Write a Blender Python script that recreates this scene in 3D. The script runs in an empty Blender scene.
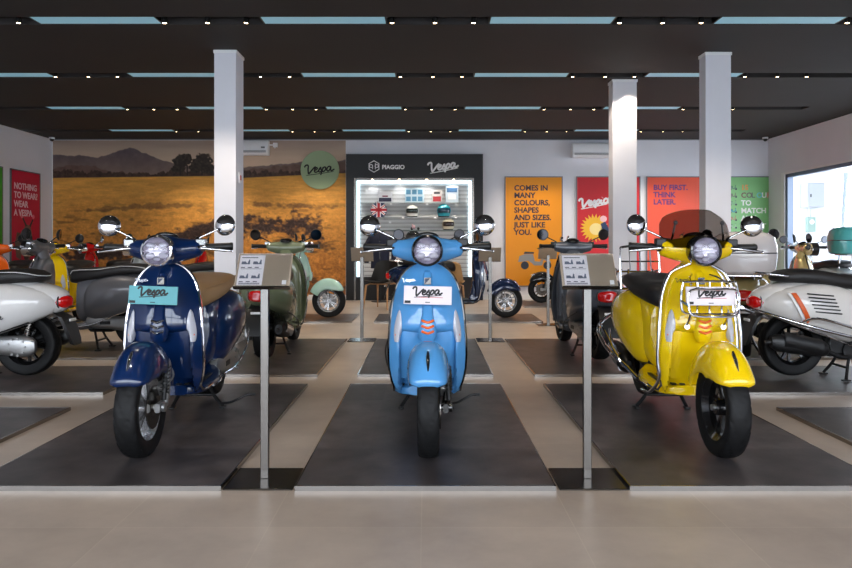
import bpy, math, random
import numpy as np
from mathutils import Vector, Matrix
PI = math.pi
R_ = math.radians
SC = bpy.context.scene
COL = SC.collection
random.seed(7)
F = 720.0            # focal length in pixels of the 852 px wide frame
HC = 1.02            # camera height

# ------------------------------------------------------------------ camera
cam_d = bpy.data.cameras.new('camera'); cam = bpy.data.objects.new('camera', cam_d); COL.objects.link(cam)
cam.location = (0, 0, HC); cam.rotation_euler = (PI/2, 0, 0)
cam_d.sensor_width = 36; cam_d.lens = 36*F/852; cam_d.shift_y = -39/852
cam_d.clip_start = 0.05; cam_d.clip_end = 200
SC.camera = cam
# ------------------------------------------------------------------ world, daylight, exposure
SC.view_settings.view_transform = 'Standard'; SC.view_settings.look = 'None'
SC.view_settings.gamma = 1; SC.view_settings.use_curve_mapping = False
SC.view_settings.exposure = 0.25
w = bpy.data.worlds.new('sky'); SC.world = w; w.use_nodes = True
nt = w.node_tree; nt.nodes.clear()
wo = nt.nodes.new('ShaderNodeOutputWorld'); bg = nt.nodes.new('ShaderNodeBackground')
tc = nt.nodes.new('ShaderNodeTexCoord'); sx = nt.nodes.new('ShaderNodeSeparateXYZ'); rp = nt.nodes.new('ShaderNodeValToRGB')
nt.links.new(tc.outputs['Generated'], sx.inputs[0]); nt.links.new(sx.outputs['Z'], rp.inputs[0])
rp.color_ramp.elements[0].position = 0.0; rp.color_ramp.elements[0].color = (0.93, 0.96, 1.0, 1)
rp.color_ramp.elements[1].position = 0.7; rp.color_ramp.elements[1].color = (0.62, 0.78, 1.0, 1)
nt.links.new(rp.outputs[0], bg.inputs[0]); nt.links.new(bg.outputs[0], wo.inputs[0])
bg.inputs[1].default_value = 8.0
def area_portal(name, loc, rot, sx_, sy_):
    l = bpy.data.lights.new(name, 'AREA'); l.shape = 'RECTANGLE'; l.size = sx_; l.size_y = sy_
    l.cycles.is_portal = True
    o = bpy.data.objects.new(name, l); o.location = loc; o.rotation_euler = rot; COL.objects.link(o); return o
area_portal('front_glazing_portal', (-0.3, -2.45, 1.5), (PI/2, 0, 0), 13.4, 3.0)
area_portal('side_window_portal', (6.48, 10.4, 1.2), (0, PI/2, 0), 2.3, 4.9)
sun_d = bpy.data.lights.new('sun', 'SUN'); sun_d.energy = 3.0; sun_d.angle = 0.03; sun_d.color = (1, .95, .88)
sun = bpy.data.objects.new('sun', sun_d); sun.rotation_euler = (math.radians(32), math.radians(6), 0); COL.objects.link(sun)
SPOT_W = 36.0        # each ceiling spotlight

# ------------------------------------------------------------------ materials
def lin(c):
    return tuple(((v/255)/12.92 if v/255 <= .04045 else ((v/255+.055)/1.055)**2.4) for v in c)
MATS = {}
def mat(name, rgb=(128,128,128), rough=.5, metal=0., coat=0., emis=None, es=0., trans=0., ior=1.45, alpha=1., spec=.5, noise=None, bump=None, linear=False, coat_rough=.03):
    if name in MATS: return MATS[name]
    m = bpy.data.materials.new(name); m.use_nodes = True; n = m.node_tree
    b = n.nodes['Principled BSDF']; c = rgb if linear else lin(rgb)
    b.inputs['Base Color'].default_value = (*c, 1); b.inputs['Roughness'].default_value = rough
    b.inputs['Metallic'].default_value = metal; b.inputs['Coat Weight'].default_value = coat
    b.inputs['Coat Roughness'].default_value = coat_rough; b.inputs['Specular IOR Level'].default_value = spec
    b.inputs['IOR'].default_value = ior; b.inputs['Transmission Weight'].default_value = trans
    b.inputs['Alpha'].default_value = alpha
    if emis: b.inputs['Emission Color'].default_value = (*lin(emis), 1); b.inputs['Emission Strength'].default_value = es
    if noise or bump:
        t = n.nodes.new('ShaderNodeTexCoord')
    if noise:        # (scale, amount, stretch)
        nz = n.nodes.new('ShaderNodeTexNoise'); nz.inputs['Scale'].default_value = noise[0]; nz.inputs['Detail'].default_value = 6
        mp = n.nodes.new('ShaderNodeMapping'); mp.inputs['Scale'].default_value = noise[2] if len(noise) > 2 else (1,1,1)
        n.links.new(t.outputs['Object'], mp.inputs[0]); n.links.new(mp.outputs[0], nz.inputs['Vector'])
        r = n.nodes.new('ShaderNodeValToRGB'); a = noise[1]
        r.color_ramp.elements[0].position = .3; r.color_ramp.elements[1].position = .7
        r.color_ramp.elements[0].color = (*[v*(1-a) for v in c], 1); r.color_ramp.elements[1].color = (*[min(1, v*(1+a)) for v in c], 1)
        n.links.new(nz.outputs[0], r.inputs[0]); n.links.new(r.outputs[0], b.inputs['Base Color'])
    if bump:         # (scale, strength, distance)
        nz = n.nodes.new('ShaderNodeTexNoise'); nz.inputs['Scale'].default_value = bump[0]
        bm_ = n.nodes.new('ShaderNodeBump'); bm_.inputs['Strength'].default_value = bump[1]; bm_.inputs['Distance'].default_value = bump[2]
        n.links.new(t.outputs['Object'], nz.inputs['Vector']); n.links.new(nz.outputs[0], bm_.inputs['Height']); n.links.new(bm_.outputs[0], b.inputs['Normal'])
    MATS[name] = m; return m
def paint(name, rgb, metal=.0, rough=.25): return mat('paint_'+name, rgb, rough=rough, metal=metal, coat=1.0, coat_rough=.015, spec=.15)
CHROME = mat('chrome', (225,225,228), .06, 1.0)
STEEL = mat('brushed_steel', (118,114,110), .2, 1.0)
DSTEEL = mat('dark_steel_plate', (70,64,58), .22, .9)
ALLOY = mat('cast_alloy', (160,160,160), .35, .85)
RIMSIL = mat('silver_rim', (190,190,192), .25, .8)
RIMBLK = mat('black_rim', (14,14,15), .25, .0, coat=.6)
RUBBER = mat('tyre_rubber', (15,15,16), .6, spec=.3, bump=(120,.25,.001))
BLKPL = mat('black_plastic', (18,18,19), .4)
GLBLK = mat('gloss_black', (8,8,9), .15, coat=.8)
SEATBK = mat('black_vinyl', (26,24,25), .5, bump=(300,.2,.0006))
SEATTAN = mat('tan_leather', (150,117,80), .5, bump=(300,.2,.0006))
SEATBR = mat('brown_vinyl', (66,46,36), .45, bump=(300,.2,.0006))
GLASS = mat('clear_lens', (255,255,255), .02, trans=1.0, ior=1.25)
FROST = mat('indicator_lens', (198,198,206), .15, trans=.15, ior=1.3, coat=.8)
REDL = mat('red_lens', (170,8,10), .08, coat=1.0, emis=(150,10,8), es=.25)
ORG = mat('orange_grille', (226,98,30), .3, coat=.6)
SMOKE = mat('smoked_acrylic', (132,124,118), .02, trans=1.0, ior=1.06)
REFL = mat('headlight_reflector', (205,198,214), .25, .6, bump=(60,.4,.008))
PLW = mat('plate_white', (216,206,210), .4); PLT = mat("plate_teal", (74,150,158), .4)
INK = mat('ink_black', (14,14,16), .5); REDINK = mat('ink_red', (180,50,50), .5)
WHITE = mat('white_panel', (236,236,238), .4)

# ------------------------------------------------------------------ mesh builder
class MB:
    def __init__(s): s.v = []; s.f = []
    def add(s, vs, fs):
        o = len(s.v); s.v += [tuple(p) for p in vs]; s.f += [tuple(i+o for i in f) for f in fs]; return s
    def box(s, x0, x1, y0, y1, z0, z1, M=None):
        vs = [Vector((x, y, z)) for x in (x0,x1) for y in (y0,y1) for z in (z0,z1)]
        if M: vs = [M @ p for p in vs]
        return s.add(vs, [(0,1,3,2),(4,6,7,5),(0,4,5,1),(2,3,7,6),(0,2,6,4),(1,5,7,3)])
    def bbox(s, x0, x1, y0, y1, z0, z1, b=.01, M=None):   # chamfered box
        vs = []; fs = []
        X = (x0,x1); Y = (y0,y1); Z = (z0,z1); idx = {}
        for i in (0,1):
            for j in (0,1):
                for k in (0,1):
                    sx_, sy_, sz_ = (1-2*i), (1-2*j), (1-2*k)
                    for a, p in (('x',(X[i],Y[j]+sy_*b,Z[k]+sz_*b)),('y',(X[i]+sx_*b,Y[j],Z[k]+sz_*b)),('z',(X[i]+sx_*b,Y[j]+sy_*b,Z[k]))):
                        idx[(i,j,k,a)] = len(vs); vs.append(Vector(p))
        g = idx
        for i in (0,1): fs.append((g[i,0,0,'x'],g[i,1,0,'x'],g[i,1,1,'x'],g[i,0,1,'x']))
        for j in (0,1): fs.append((g[0,j,0,'y'],g[1,j,0,'y'],g[1,j,1,'y'],g[0,j,1,'y']))
        for k in (0,1): fs.append((g[0,0,k,'z'],g[1,0,k,'z'],g[1,1,k,'z'],g[0,1,k,'z']))
        for i in (0,1):
            for j in (0,1): fs.append((g[i,j,0,'x'],g[i,j,0,'y'],g[i,j,1,'y'],g[i,j,1,'x']))
        for i in (0,1):
            for k in (0,1): fs.append((g[i,0,k,'x'],g[i,0,k,'z'],g[i,1,k,'z'],g[i,1,k,'x']))
        for j in (0,1):
            for k in (0,1): fs.append((g[0,j,k,'y'],g[0,j,k,'z'],g[1,j,k,'z'],g[1,j,k,'y']))
        for i in (0,1):
            for j in (0,1):
                for k in (0,1): fs.append((g[i,j,k,'x'],g[i,j,k,'y'],g[i,j,k,'z']))
        if M: vs = [M @ p for p in vs]
        return s.add(vs, fs)
    def loft(s, rings, caps=True, closed=True):
        n = len(rings[0]); vs = [p for r in rings for p in r]; fs = []
        for i in range(len(rings)-1):
            for j in range(n if closed else n-1):
                k = (j+1) % n
                fs.append((i*n+j, i*n+k, (i+1)*n+k, (i+1)*n+j))
        if caps: fs.append(tuple(range(n-1,-1,-1))); fs.append(tuple((len(rings)-1)*n+j for j in range(n)))
        return s.add(vs, fs)
    def tube(s, pts, r, n=8, caps=True, flat=None, closed=False):
        P = [Vector(p) for p in pts]; m = len(P); R = r if isinstance(r, (list,tuple)) else [r]*m
        rings = []; up = None
        for i in range(m):
            if closed: t = P[(i+1)%m]-P[(i-1)%m]
            else: t = P[min(i+1,m-1)]-P[max(i-1,0)]
            t.normalize()
            if up is None:
                a = Vector((0,0,1)) if abs(t.z) < .9 else Vector((1,0,0)); up = (a - t*a.dot(t)).normalized()
            else:
                up = (up - t*up.dot(t))
                up = up.normalized() if up.length > 1e-6 else t.orthogonal().normalized()
            sd = t.cross(up)
            rings.append([P[i] + (up*math.cos(2*PI*k/n)+sd*math.sin(2*PI*k/n))*R[i] for k in range(n)])
        if closed:
            rings.append(rings[0]); return s.loft(rings, False)
        return s.loft(rings, caps)
    def lathe(s, prof, c=(0,0,0), ax='x', n=32, fn=None, closed=False):   # prof: (r, a)
        vs = []; fs = []; m = len(prof); c = Vector(c)
        for k in range(n):
            t = 2*PI*k/n
            for j, (r, a) in enumerate(prof):
                rr = fn(k, j, r, a) if fn else r
                u, v = rr*math.cos(t), rr*math.sin(t)
                p = (a,u,v) if ax == 'x' else ((v,a,u) if ax == 'y' else (u,v,a))
                vs.append(Vector(p)+c)
        for k in range(n):
            k2 = (k+1) % n
            for j in range(m-1 if not closed else m):
                j2 = (j+1) % m
                fs.append((k*m+j, k*m+j2, k2*m+j2, k2*m+j))
        return s.add(vs, fs)
    def cyl(s, a, b, r0, r1=None, n=16): return s.tube([a,b], [r0, r0 if r1 is None else r1], n)
    def ell(s, c, r, nu=20, nv=12, M=None):
        c = Vector(c); vs = []; fs = []
        for i in range(nv+1):
            ph = PI*i/nv
            for j in range(nu):
                th = 2*PI*j/nu
                vs.append(Vector((r[0]*math.sin(ph)*math.cos(th), r[1]*math.sin(ph)*math.sin(th), r[2]*math.cos(ph))))
        for i in range(nv):
            for j in range(nu): fs.append((i*nu+j, (i+1)*nu+j, (i+1)*nu+(j+1)%nu, i*nu+(j+1)%nu))
        vs = [(M @ p if M else p)+c for p in vs]
        return s.add(vs, fs)
    def grid(s, fn, us, vs_):
        n = len(vs_); P = [fn(u, v) for u in us for v in vs_]; fs = []
        for i in range(len(us)-1):
            for j in range(n-1): fs.append((i*n+j, (i+1)*n+j, (i+1)*n+j+1, i*n+j+1))
        return s.add(P, fs)
    def slab(s, fa, fb, us, vs_):          # closed volume between two surfaces
        n = len(vs_); m = len(us); A = [fa(u,v) for u in us for v in vs_]; B = [fb(u,v) for u in us for v in vs_]; o = len(A); fs = []
        for i in range(m-1):
            for j in range(n-1):
                a,b,c,d = i*n+j,(i+1)*n+j,(i+1)*n+j+1,i*n+j+1
                fs.append((a,b,c,d)); fs.append((d+o,c+o,b+o,a+o))
        for i in range(m-1):
            for j in (0,n-1): a,b = i*n+j,(i+1)*n+j; fs.append((a,b,b+o,a+o))
        for j in range(n-1):
            for i in (0,m-1): a,b = i*n+j,i*n+j+1; fs.append((a,b,b+o,a+o))
        return s.add(A+B, fs)
    def poly(s, pts, y0, y1):              # x-z outline extruded along y
        n = len(pts); vs = [(x,y0,z) for x,z in pts]+[(x,y1,z) for x,z in pts]
        fs = [tuple(range(n)), tuple(range(2*n-1,n-1,-1))]+[(i,i+n,(i+1)%n+n,(i+1)%n) for i in range(n)]
        return s.add(vs, fs)
    def xf(s, M): s.v = [tuple(M @ Vector(p)) for p in s.v]; return s
    def mesh(s, name, sharp=38):
        me = bpy.data.meshes.new(name); me.from_pydata(s.v, [], s.f)
        me.materials.append(None)
        import bmesh
        b = bmesh.new(); b.from_mesh(me); bmesh.ops.remove_doubles(b, verts=b.verts, dist=1e-5)
        bmesh.ops.recalc_face_normals(b, faces=b.faces); b.to_mesh(me); b.free()
        me.shade_smooth(); me.set_sharp_from_angle(angle=math.radians(sharp)); return me
def spl(pts, n=6, closed=False):
    P = [Vector(p) for p in pts]; m = len(P); out = []
    rng = range(m if closed else m-1)
    for i in rng:
        g = (lambda k: P[k % m]) if closed else (lambda k: P[max(0, min(m-1, k))])
        p0,p1,p2,p3 = g(i-1),g(i),g(i+1),g(i+2)
        for k in range(n):
            t = k/n
            out.append(.5*((2*p1)+(p2-p0)*t+(2*p0-5*p1+4*p2-p3)*t*t+(3*p1-p0-3*p2+p3)*t**3))
    if not closed: out.append(P[-1])
    return out
def lerp(tab, x):
    return float(np.interp(x, [t[0] for t in tab], [t[1] for t in tab]))
def sm(a, b, x):
    t = max(0., min(1., (x-a)/(b-a))); return t*t*(3-2*t)
def sring(cx, cy, cz, w, h, e=2.4, n=28):      # superellipse ring in x-z at y=cy
    out = []
    for k in range(n):
        t = 2*PI*k/n; c, d = math.cos(t), math.sin(t)
        out.append(Vector((cx+w*math.copysign(abs(c)**(2/e), c), cy, cz+h*math.copysign(abs(d)**(2/e), d))))
    return out

# ------------------------------------------------------------------ object helpers
def thing(name, label, cat, loc=(0,0,0), rotz=0, group=None):
    o = bpy.data.objects.new(name, None); COL.objects.link(o); o.empty_display_size = .2
    o.location = loc; o.rotation_euler = (0,0,rotz); o['label'] = label; o['category'] = cat
    if group: o['group'] = group
    return o
def put(name, me, m, parent=None, M=None, label=None):
    o = bpy.data.objects.new(name, me); COL.objects.link(o)
    o.material_slots[0].link = 'OBJECT'; o.material_slots[0].material = m
    if parent: o.parent = parent
    if M is not None: o.matrix_local = M
    if label: o['label'] = label
    return o
def part(name, mb, m, parent=None, M=None, label=None, sharp=38): return put(name, mb.mesh(name, sharp), m, parent, M, label)
def tag(o, label, cat, group=None, kind=None):
    o['label'] = label; o['category'] = cat
    if group: o['group'] = group
    if kind: o['kind'] = kind
    return o
def struct(name, mb, m, label=None):
    o = part(name, mb, m); o['kind'] = 'structure'
    if label: o['label'] = label
    return o
def text_mb(body, size, ext=.002, bold=.0, align='LEFT', shear=0, spacing=1.0, line=1.0):
    cu = bpy.data.curves.new('t', 'FONT'); cu.body = body; cu.size = size; cu.extrude = ext; cu.offset = bold; cu.align_x = align
    cu.shear = shear; cu.space_character = spacing; cu.space_line = line; cu.resolution_u = 3
    o = bpy.data.objects.new('t', cu); COL.objects.link(o)
    dg = bpy.context.evaluated_depsgraph_get(); me = bpy.data.meshes.new_from_object(o.evaluated_get(dg))
    mb = MB(); mb.add([v.co for v in me.vertices], [tuple(p.vertices) for p in me.polygons])
    bpy.data.objects.remove(o); bpy.data.curves.remove(cu); bpy.data.meshes.remove(me); return mb
LOGO = {
 'V': [[(-.12,.80),(-.10,1.0),(-.02,1.08),(.04,.95),(.06,.5),(.10,.05),(.14,-.02),(.22,.25),(.32,.62),(.40,.78)]],
 'e': [[(.36,.24),(.46,.30),(.50,.44),(.44,.51),(.38,.38),(.38,.14),(.45,.03),(.55,.14),(.62,.36)]],
 's': [[(.55,.14),(.64,.50),(.66,.36),(.70,.14),(.65,.02),(.57,.06)]],
 'p': [[(.76,.50),(.74,.2),(.71,-.08),(.69,-.30)], [(.75,.34),(.81,.49),(.88,.42),(.87,.16),(.80,.03),(.74,.10)]],
 'a': [[(1.10,.44),(1.03,.51),(.96,.38),(.95,.14),(1.01,.03),(1.08,.16),(1.12,.48),(1.12,.15),(1.18,.04),(1.30,.18)]],
 'u': [[(.02,-.22),(.4,-.20),(.8,-.16),(1.28,-.08)]],
 'i': [[(.97,.48),(.95,.15),(1.01,.04),(1.07,.14)], [(1.0,.66),(1.01,.68)]],
 'c': [[(1.24,.44),(1.17,.51),(1.09,.36),(1.10,.12),(1.17,.03),(1.27,.14)]],
 'e2': [[(1.26,.22),(1.36,.30),(1.40,.44),(1.34,.51),(1.28,.38),(1.28,.14),(1.35,.03),(1.45,.14)]],
}
def script_mb(width, keys='Vespau', r=.045, rot=0, depth=.003):
    """handwritten lettering in the x-z plane, centred, facing -y"""
    mb = MB(); ks = list(keys) if isinstance(keys, str) else keys; S = width/1.33
    for k in ks:
        for st in LOGO[k]:
            p = [(x-.64+.10*y, 0, (y*(1 if k in 'Vu' else 1.22)-.3)*.36) for x, y in st]
            q = spl(p, 5); rr = r*(.38 if k == 'u' else .8)
            mb.tube(q, [rr*(1 if 0 < i < len(q)-1 else .6) for i in range(len(q))], 6)
    sq = depth/(r*S)
    mb.xf(Matrix.Rotation(rot, 4, 'Y') @ Matrix.Scale(S, 4) @ Matrix.Diagonal((1, sq, 1, 1)))
    return mb
RX = Matrix.Rotation(PI/2, 4, 'X')

# ================================================================== STRUCTURE
WL, WR, WB, WF, CZ = -7.0, 6.4, 13.47, -2.5, 3.0
def floor_mat():
    m = bpy.data.materials.new('beige_floor_tiles'); m.use_nodes = True; n = m.node_tree; b = n.nodes['Principled BSDF']
    t = n.nodes.new('ShaderNodeTexCoord'); mp = n.nodes.new('ShaderNodeMapping'); mp.inputs['Location'].default_value = (.57, -.40+.0, 0)
    br = n.nodes.new('ShaderNodeTexBrick'); br.offset = 0; br.squash = 1
    br.inputs['Scale'].default_value = 1; br.inputs['Brick Width'].default_value = .5533; br.inputs['Row Height'].default_value = 1.1
    br.inputs['Mortar Size'].default_value = .0022; br.inputs['Mortar Smooth'].default_value = .3
    br.inputs['Color1'].default_value = (*lin((182,167,153)),1); br.inputs['Color2'].default_value = (*lin((175,160,146)),1); br.inputs['Mortar'].default_value = (*lin((188,174,158)),1)
    nz = n.nodes.new('ShaderNodeTexNoise'); nz.inputs['Scale'].default_value = 2.2; nz.inputs['Detail'].default_value = 9; nz.inputs['Roughness'].default_value = .62
    r = n.nodes.new('ShaderNodeValToRGB'); r.color_ramp.elements[0].position = .3; r.color_ramp.elements[1].position = .72
    r.color_ramp.elements[0].color = (.70,.69,.69,1); r.color_ramp.elements[1].color = (1.0,1.0,1.0,1)
    mx = n.nodes.new('ShaderNodeMix'); mx.data_type = 'RGBA'; mx.blend_type = 'MULTIPLY'; mx.inputs[0].default_value = 1
    n.links.new(t.outputs['Object'], mp.inputs[0]); n.links.new(mp.outputs[0], br.inputs['Vector']); n.links.new(t.outputs['Object'], nz.inputs['Vector'])
    n.links.new(nz.outputs[0], r.inputs[0]); n.links.new(br.outputs['Color'], mx.inputs[6]); n.links.new(r.outputs[0], mx.inputs[7]); n.links.new(mx.outputs[2], b.inputs['Base Color'])
    b.inputs['Roughness'].default_value = .36; return m
struct('floor', MB().box(WL-.2, WR+.2, WF, WB+.2, -.1, 0), floor_mat())
WALLM = mat('white_wall_paint', (226,226,233), .7, noise=(1.5,.03))
CEILM = mat('dark_ceiling_paint', (50,47,47), .8, noise=(1.2,.06))
TRACKM = mat('black_track', (14,13,13), .5)
rows = [6.36, 8.40, 10.42, 12.46]; CW = .11
rows_all = [4.32, 2.28, .24] + rows
mb = MB(); ys = [WF] ; 
for r in sorted(rows_all): ys += [r-CW, r+CW]
ys.append(WB+.2)
for i in range(0, len(ys), 2): mb.box(WL-.2, WR+.2, ys[i], ys[i+1], CZ, CZ+.07)
for r in rows_all: mb.box(5.5, WR+.2, r-CW, r+CW, CZ, CZ+.07)
mb.box(WL-.2, WR+.2, WF, WB+.2, CZ+.07, CZ+.2)
struct('ceiling', mb, CEILM)
struct('wall_left', MB().box(WL-.2, WL, WF, WB+.2, 0, CZ), WALLM)
struct('wall_back', MB().box(WL, WR, WB, WB+.2, 0, CZ), WALLM)
mb = MB(); mb.box(WR, WR+.2, WF, 8.0, 0, CZ); mb.box(WR, WR+.2, 8.0, 12.95, 2.28, CZ); mb.box(WR, WR+.2, 12.95, WB+.2, 0, CZ)
struct('wall_right', mb, WALLM)
mb = MB(); mb.box(-2.2, WR, WB-.015, WB, 0, .09); mb.box(WL, -6.99, WB-.015, WB, 0, .09)
struct('baseboard_back', mb, WHITE)
struct('baseboard_left', MB().box(WL, WL+.012, WF, WB, 0, .09), WHITE)
struct('ceiling_trim_back', MB().box(WL, WR, WB-.02, WB, CZ-.02, CZ), mat('edge_grey', (120,120,126), .5)).name = 'trim_1'
ALU = mat('grey_aluminium', (98,108,124), .35, .7)
mb = MB(); mb.box(WR+.02, WR+.12, 12.78, 12.86, 0, 2.28); mb.box(WR+.02, WR+.12, 8.0, 12.86, 2.22, 2.28); mb.box(WR+.02,WR+.12,8.0,8.08,0,2.28)
win = struct('window_1', mb, ALU)
p = part('window_jamb', MB().box(WR-.005, WR+.16, 12.86, 12.96, 0, 2.30).box(WR-.005, WR+.16, 8.0, 12.96, 2.28, 2.31), WHITE, win)
# shop front behind the camera: aluminium mullions
mb = MB()
for x in (-7.0,-4.7,-2.4,-.1,2.2,4.5,6.3): mb.box(x, x+.09, WF-.05, WF+.03, 0, CZ)
mb.box(WL, WR, WF-.05, WF+.03, 2.45, 2.52)
struct('window_2', mb, ALU)
# outside ground
struct('pavement', MB().box(-40, 40, -40, WF, -.12, -.02).box(WR+.2, 16, WF, 20, -.12, -.02), mat('pale_concrete', (200,198,194), .8, noise=(.8,.06)))
mb = MB().box(-26, 26, -22, -21.5, 0, 2.6)
struct('street_wall', mb, mat('street_render', (120,118,112), .8, noise=(.5,.3)))
# ---- columns
def column(name, x0, x1, y0, y1):
    c = struct(name, MB().box(x0, x1, y0, y1, 0, CZ), WALLM)
    part('baseboard_column', MB().box(x0-.012, x1+.012, y0-.012, y1+.012, 0, .09).box(x0-.008,x1+.008,y0-.008,y1+.008,CZ-.03,CZ), WHITE, c)
column('column_left', -2.15, -1.93, 7.31, 7.61)
column('column_middle', 2.235, 2.52, 8.61, 8.81)
column('column_right', 2.87, 3.13, 7.39, 7.56)
# ---- display platforms (dark vinyl deck + metal nosing)
def deck_mat():
    m = bpy.data.materials.new('dark_slate_vinyl'); m.use_nodes = True; n = m.node_tree; b = n.nodes['Principled BSDF']
    t = n.nodes.new('ShaderNodeTexCoord')
    br = n.nodes.new('ShaderNodeTexBrick'); br.offset = 0
    br.inputs['Scale'].default_value = 1; br.inputs['Brick Width'].default_value = .275; br.inputs['Row Height'].default_value = .55; br.inputs['Mortar Size'].default_value = 0
    br.inputs['Color1'].default_value = (*lin((78,74,75)),1); br.inputs['Color2'].default_value = (*lin((60,57,58)),1)
    nz = n.nodes.new('ShaderNodeTexNoise'); nz.inputs['Scale'].default_value = 5; nz.inputs['Detail'].default_value = 10; nz.inputs['Roughness'].default_value = .7
    r = n.nodes.new('ShaderNodeValToRGB'); r.color_ramp.elements[0].position = .32; r.color_ramp.elements[1].position = .68
    r.color_ramp.elements[0].color = (.42,.41,.43,1); r.color_ramp.elements[1].color = (1.5,1.42,1.38,1)
    mx = n.nodes.new('ShaderNodeMix'); mx.data_type = 'RGBA'; mx.blend_type = 'MULTIPLY'; mx.inputs[0].default_value = 1
    n.links.new(t.outputs['Object'], br.inputs['Vector']); n.links.new(t.outputs['Object'], nz.inputs['Vector']); n.links.new(nz.outputs[0], r.inputs[0])
    n.links.new(br.outputs['Color'], mx.inputs[6]); n.links.new(r.outputs[0], mx.inputs[7]); n.links.new(mx.outputs[2], b.inputs['Base Color'])
    b.inputs['Roughness'].default_value = .4
    return m
DECK = deck_mat(); NOSE = mat('bright_metal_nosing', (150,146,142), .16, 1.0); JOIN = mat('strip_joint', (90,88,86), .3, .8)
PT = .02
def platform(x0, x1, y0, y1, label, group=None):
    o = thing('display_platform', label, 'platform', ((x0+x1)/2, (y0+y1)/2, 0), 0, group)
    w_, d_ = (x1-x0)/2, (y1-y0)/2
    part('deck', MB().box(-w_+.006, w_-.006, -d_+.006, d_-.006, 0, PT), DECK, o)
    part('edge_trim', MB().box(-w_, w_, -d_, -d_+.006, 0, PT+.001).box(-w_,w_,d_-.006,d_,0,PT+.001).box(-w_,-w_+.006,-d_+.006,d_-.006,0,PT+.001).box(w_-.006,w_,-d_+.006,d_-.006,0,PT+.001), NOSE, o)
    return o
platform(-.545, .54, 2.985, 5.19, 'dark slate display platform under the light blue scooter, front centre')
platform(-1.92, -.85, 2.985, 5.19, 'dark slate display platform under the dark blue scooter with teal plate')
platform(.845, 1.935, 2.985, 5.19, 'dark slate display platform under the yellow scooter, front right')
platform(-.53, .52, 5.56, 7.68, 'dark platform directly behind the light blue scooter platform')
platform(-1.92, -.84, 5.56, 7.68, 'dark platform under the olive green scooter')
platform(.84, 1.93, 5.56, 7.68, 'dark platform under the charcoal scooter seen from behind')
platform(-4.4, -2.19, 3.37, 4.44, 'empty dark platform at the left edge, left of dark blue scooter')
platform(-4.4, -2.19, 4.88, 5.95, 'dark platform under the white scooter at the left edge')
platform(-4.4, -2.19, 6.39, 7.46, 'dark platform under the grey scooter on the left')
platform(2.16, 4.4, 3.37, 4.44, 'empty dark platform at the right edge, right of yellow scooter')
platform(2.16, 4.4, 4.88, 5.95, 'dark platform under the white scooter with orange stripe')
platform(2.16, 4.4, 6.39, 7.46, 'dark platform under the cream scooter with top case')
platform(-.68, 1.53, 9.4, 10.45, 'dark platform under the navy scooter facing right in the back row')
platform(-3.2, -.97, 9.4, 10.45, 'dark platform under the mint scooter in the back row')
platform(1.6, 3.6, 11.7, 12.9, 'dark platform by the orange poster at the back wall')

# ---- ceiling lights & spots
DIFF = mat('pale_blue_diffuser', (150,190,205), .5, emis=(140,195,215), es=.30)
BULB = mat('warm_bulb', (255,240,215), .3, emis=(255,222,170), es=16)
def strip_light(x, y, label, group='linear ceiling lights'):
    o = thing('ceiling_light', label, 'ceiling light', (x, y, CZ+.07), 0, group)
    part('diffuser', MB().box(-.54, .54, -.095, .095, -.066, -.012), DIFF, o)
    part('housing', MB().box(-.56, .56, -.1, .1, -.012, 0).box(-.555,-.54,-.1,.1,-.066,-.012).box(.54,.555,-.1,.1,-.066,-.012), TRACKM, o)
me_bulb = MB().lathe([(0,-.0),(.016,0),(.019,.004),(.019,.01),(0,.01)], (0,0,-.08), 'z', 16).mesh('lamp')
mbh = MB().lathe([(.019,-.073),(.025,-.083),(.026,-.03),(.020,-.018),(0,-.018)], (0,0,0), 'z', 16)
me_head = mbh.mesh('lamp_head')
me_arm = MB().box(-.03, .03, -.012, .012, -.008, 0).cyl((0,0,-.006), (0,0,-.02), .006).mesh('mounting_arm')
sd = bpy.data.lights.new('spot_beam', 'SPOT'); sd.energy = SPOT_W; sd.color = (1, .86, .70); sd.spot_size = math.radians(85); sd.spot_blend = .6; sd.shadow_soft_size = .02
def spotlight(x, y, label, group='ceiling track spotlights'):
    o = thing('track_spotlight', label, 'spotlight', (x, y, CZ+.06), 0, group)
    put('lamp_head', me_head, TRACKM, o); put('mounting_arm', me_arm, CHROME, o); put('lamp', me_bulb, BULB, o)
    l = bpy.data.objects.new('spot_beam', sd); COL.objects.link(l); l.parent = o; l.location = (0, 0, -.09)
    l.rotation_euler = (math.radians(12), 0, 0)
rown = ['frontmost ceiling slot', 'second ceiling slot', 'third ceiling slot', 'rearmost ceiling slot']
side = lambda x: 'far left' if x < -3.6 else 'left' if x < -1.3 else 'centre left' if x < -.3 else 'centre' if x < .7 else 'centre right' if x < 1.9 else 'right' if x < 4 else 'far right'
for ri, ry in enumerate(rows_all):
    vis = ry > 6
    tr = struct('ceiling_track', MB().box(WL+.05, 5.5, ry-CW+.005, ry+CW-.005, CZ+.062, CZ+.07), TRACKM)
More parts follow.
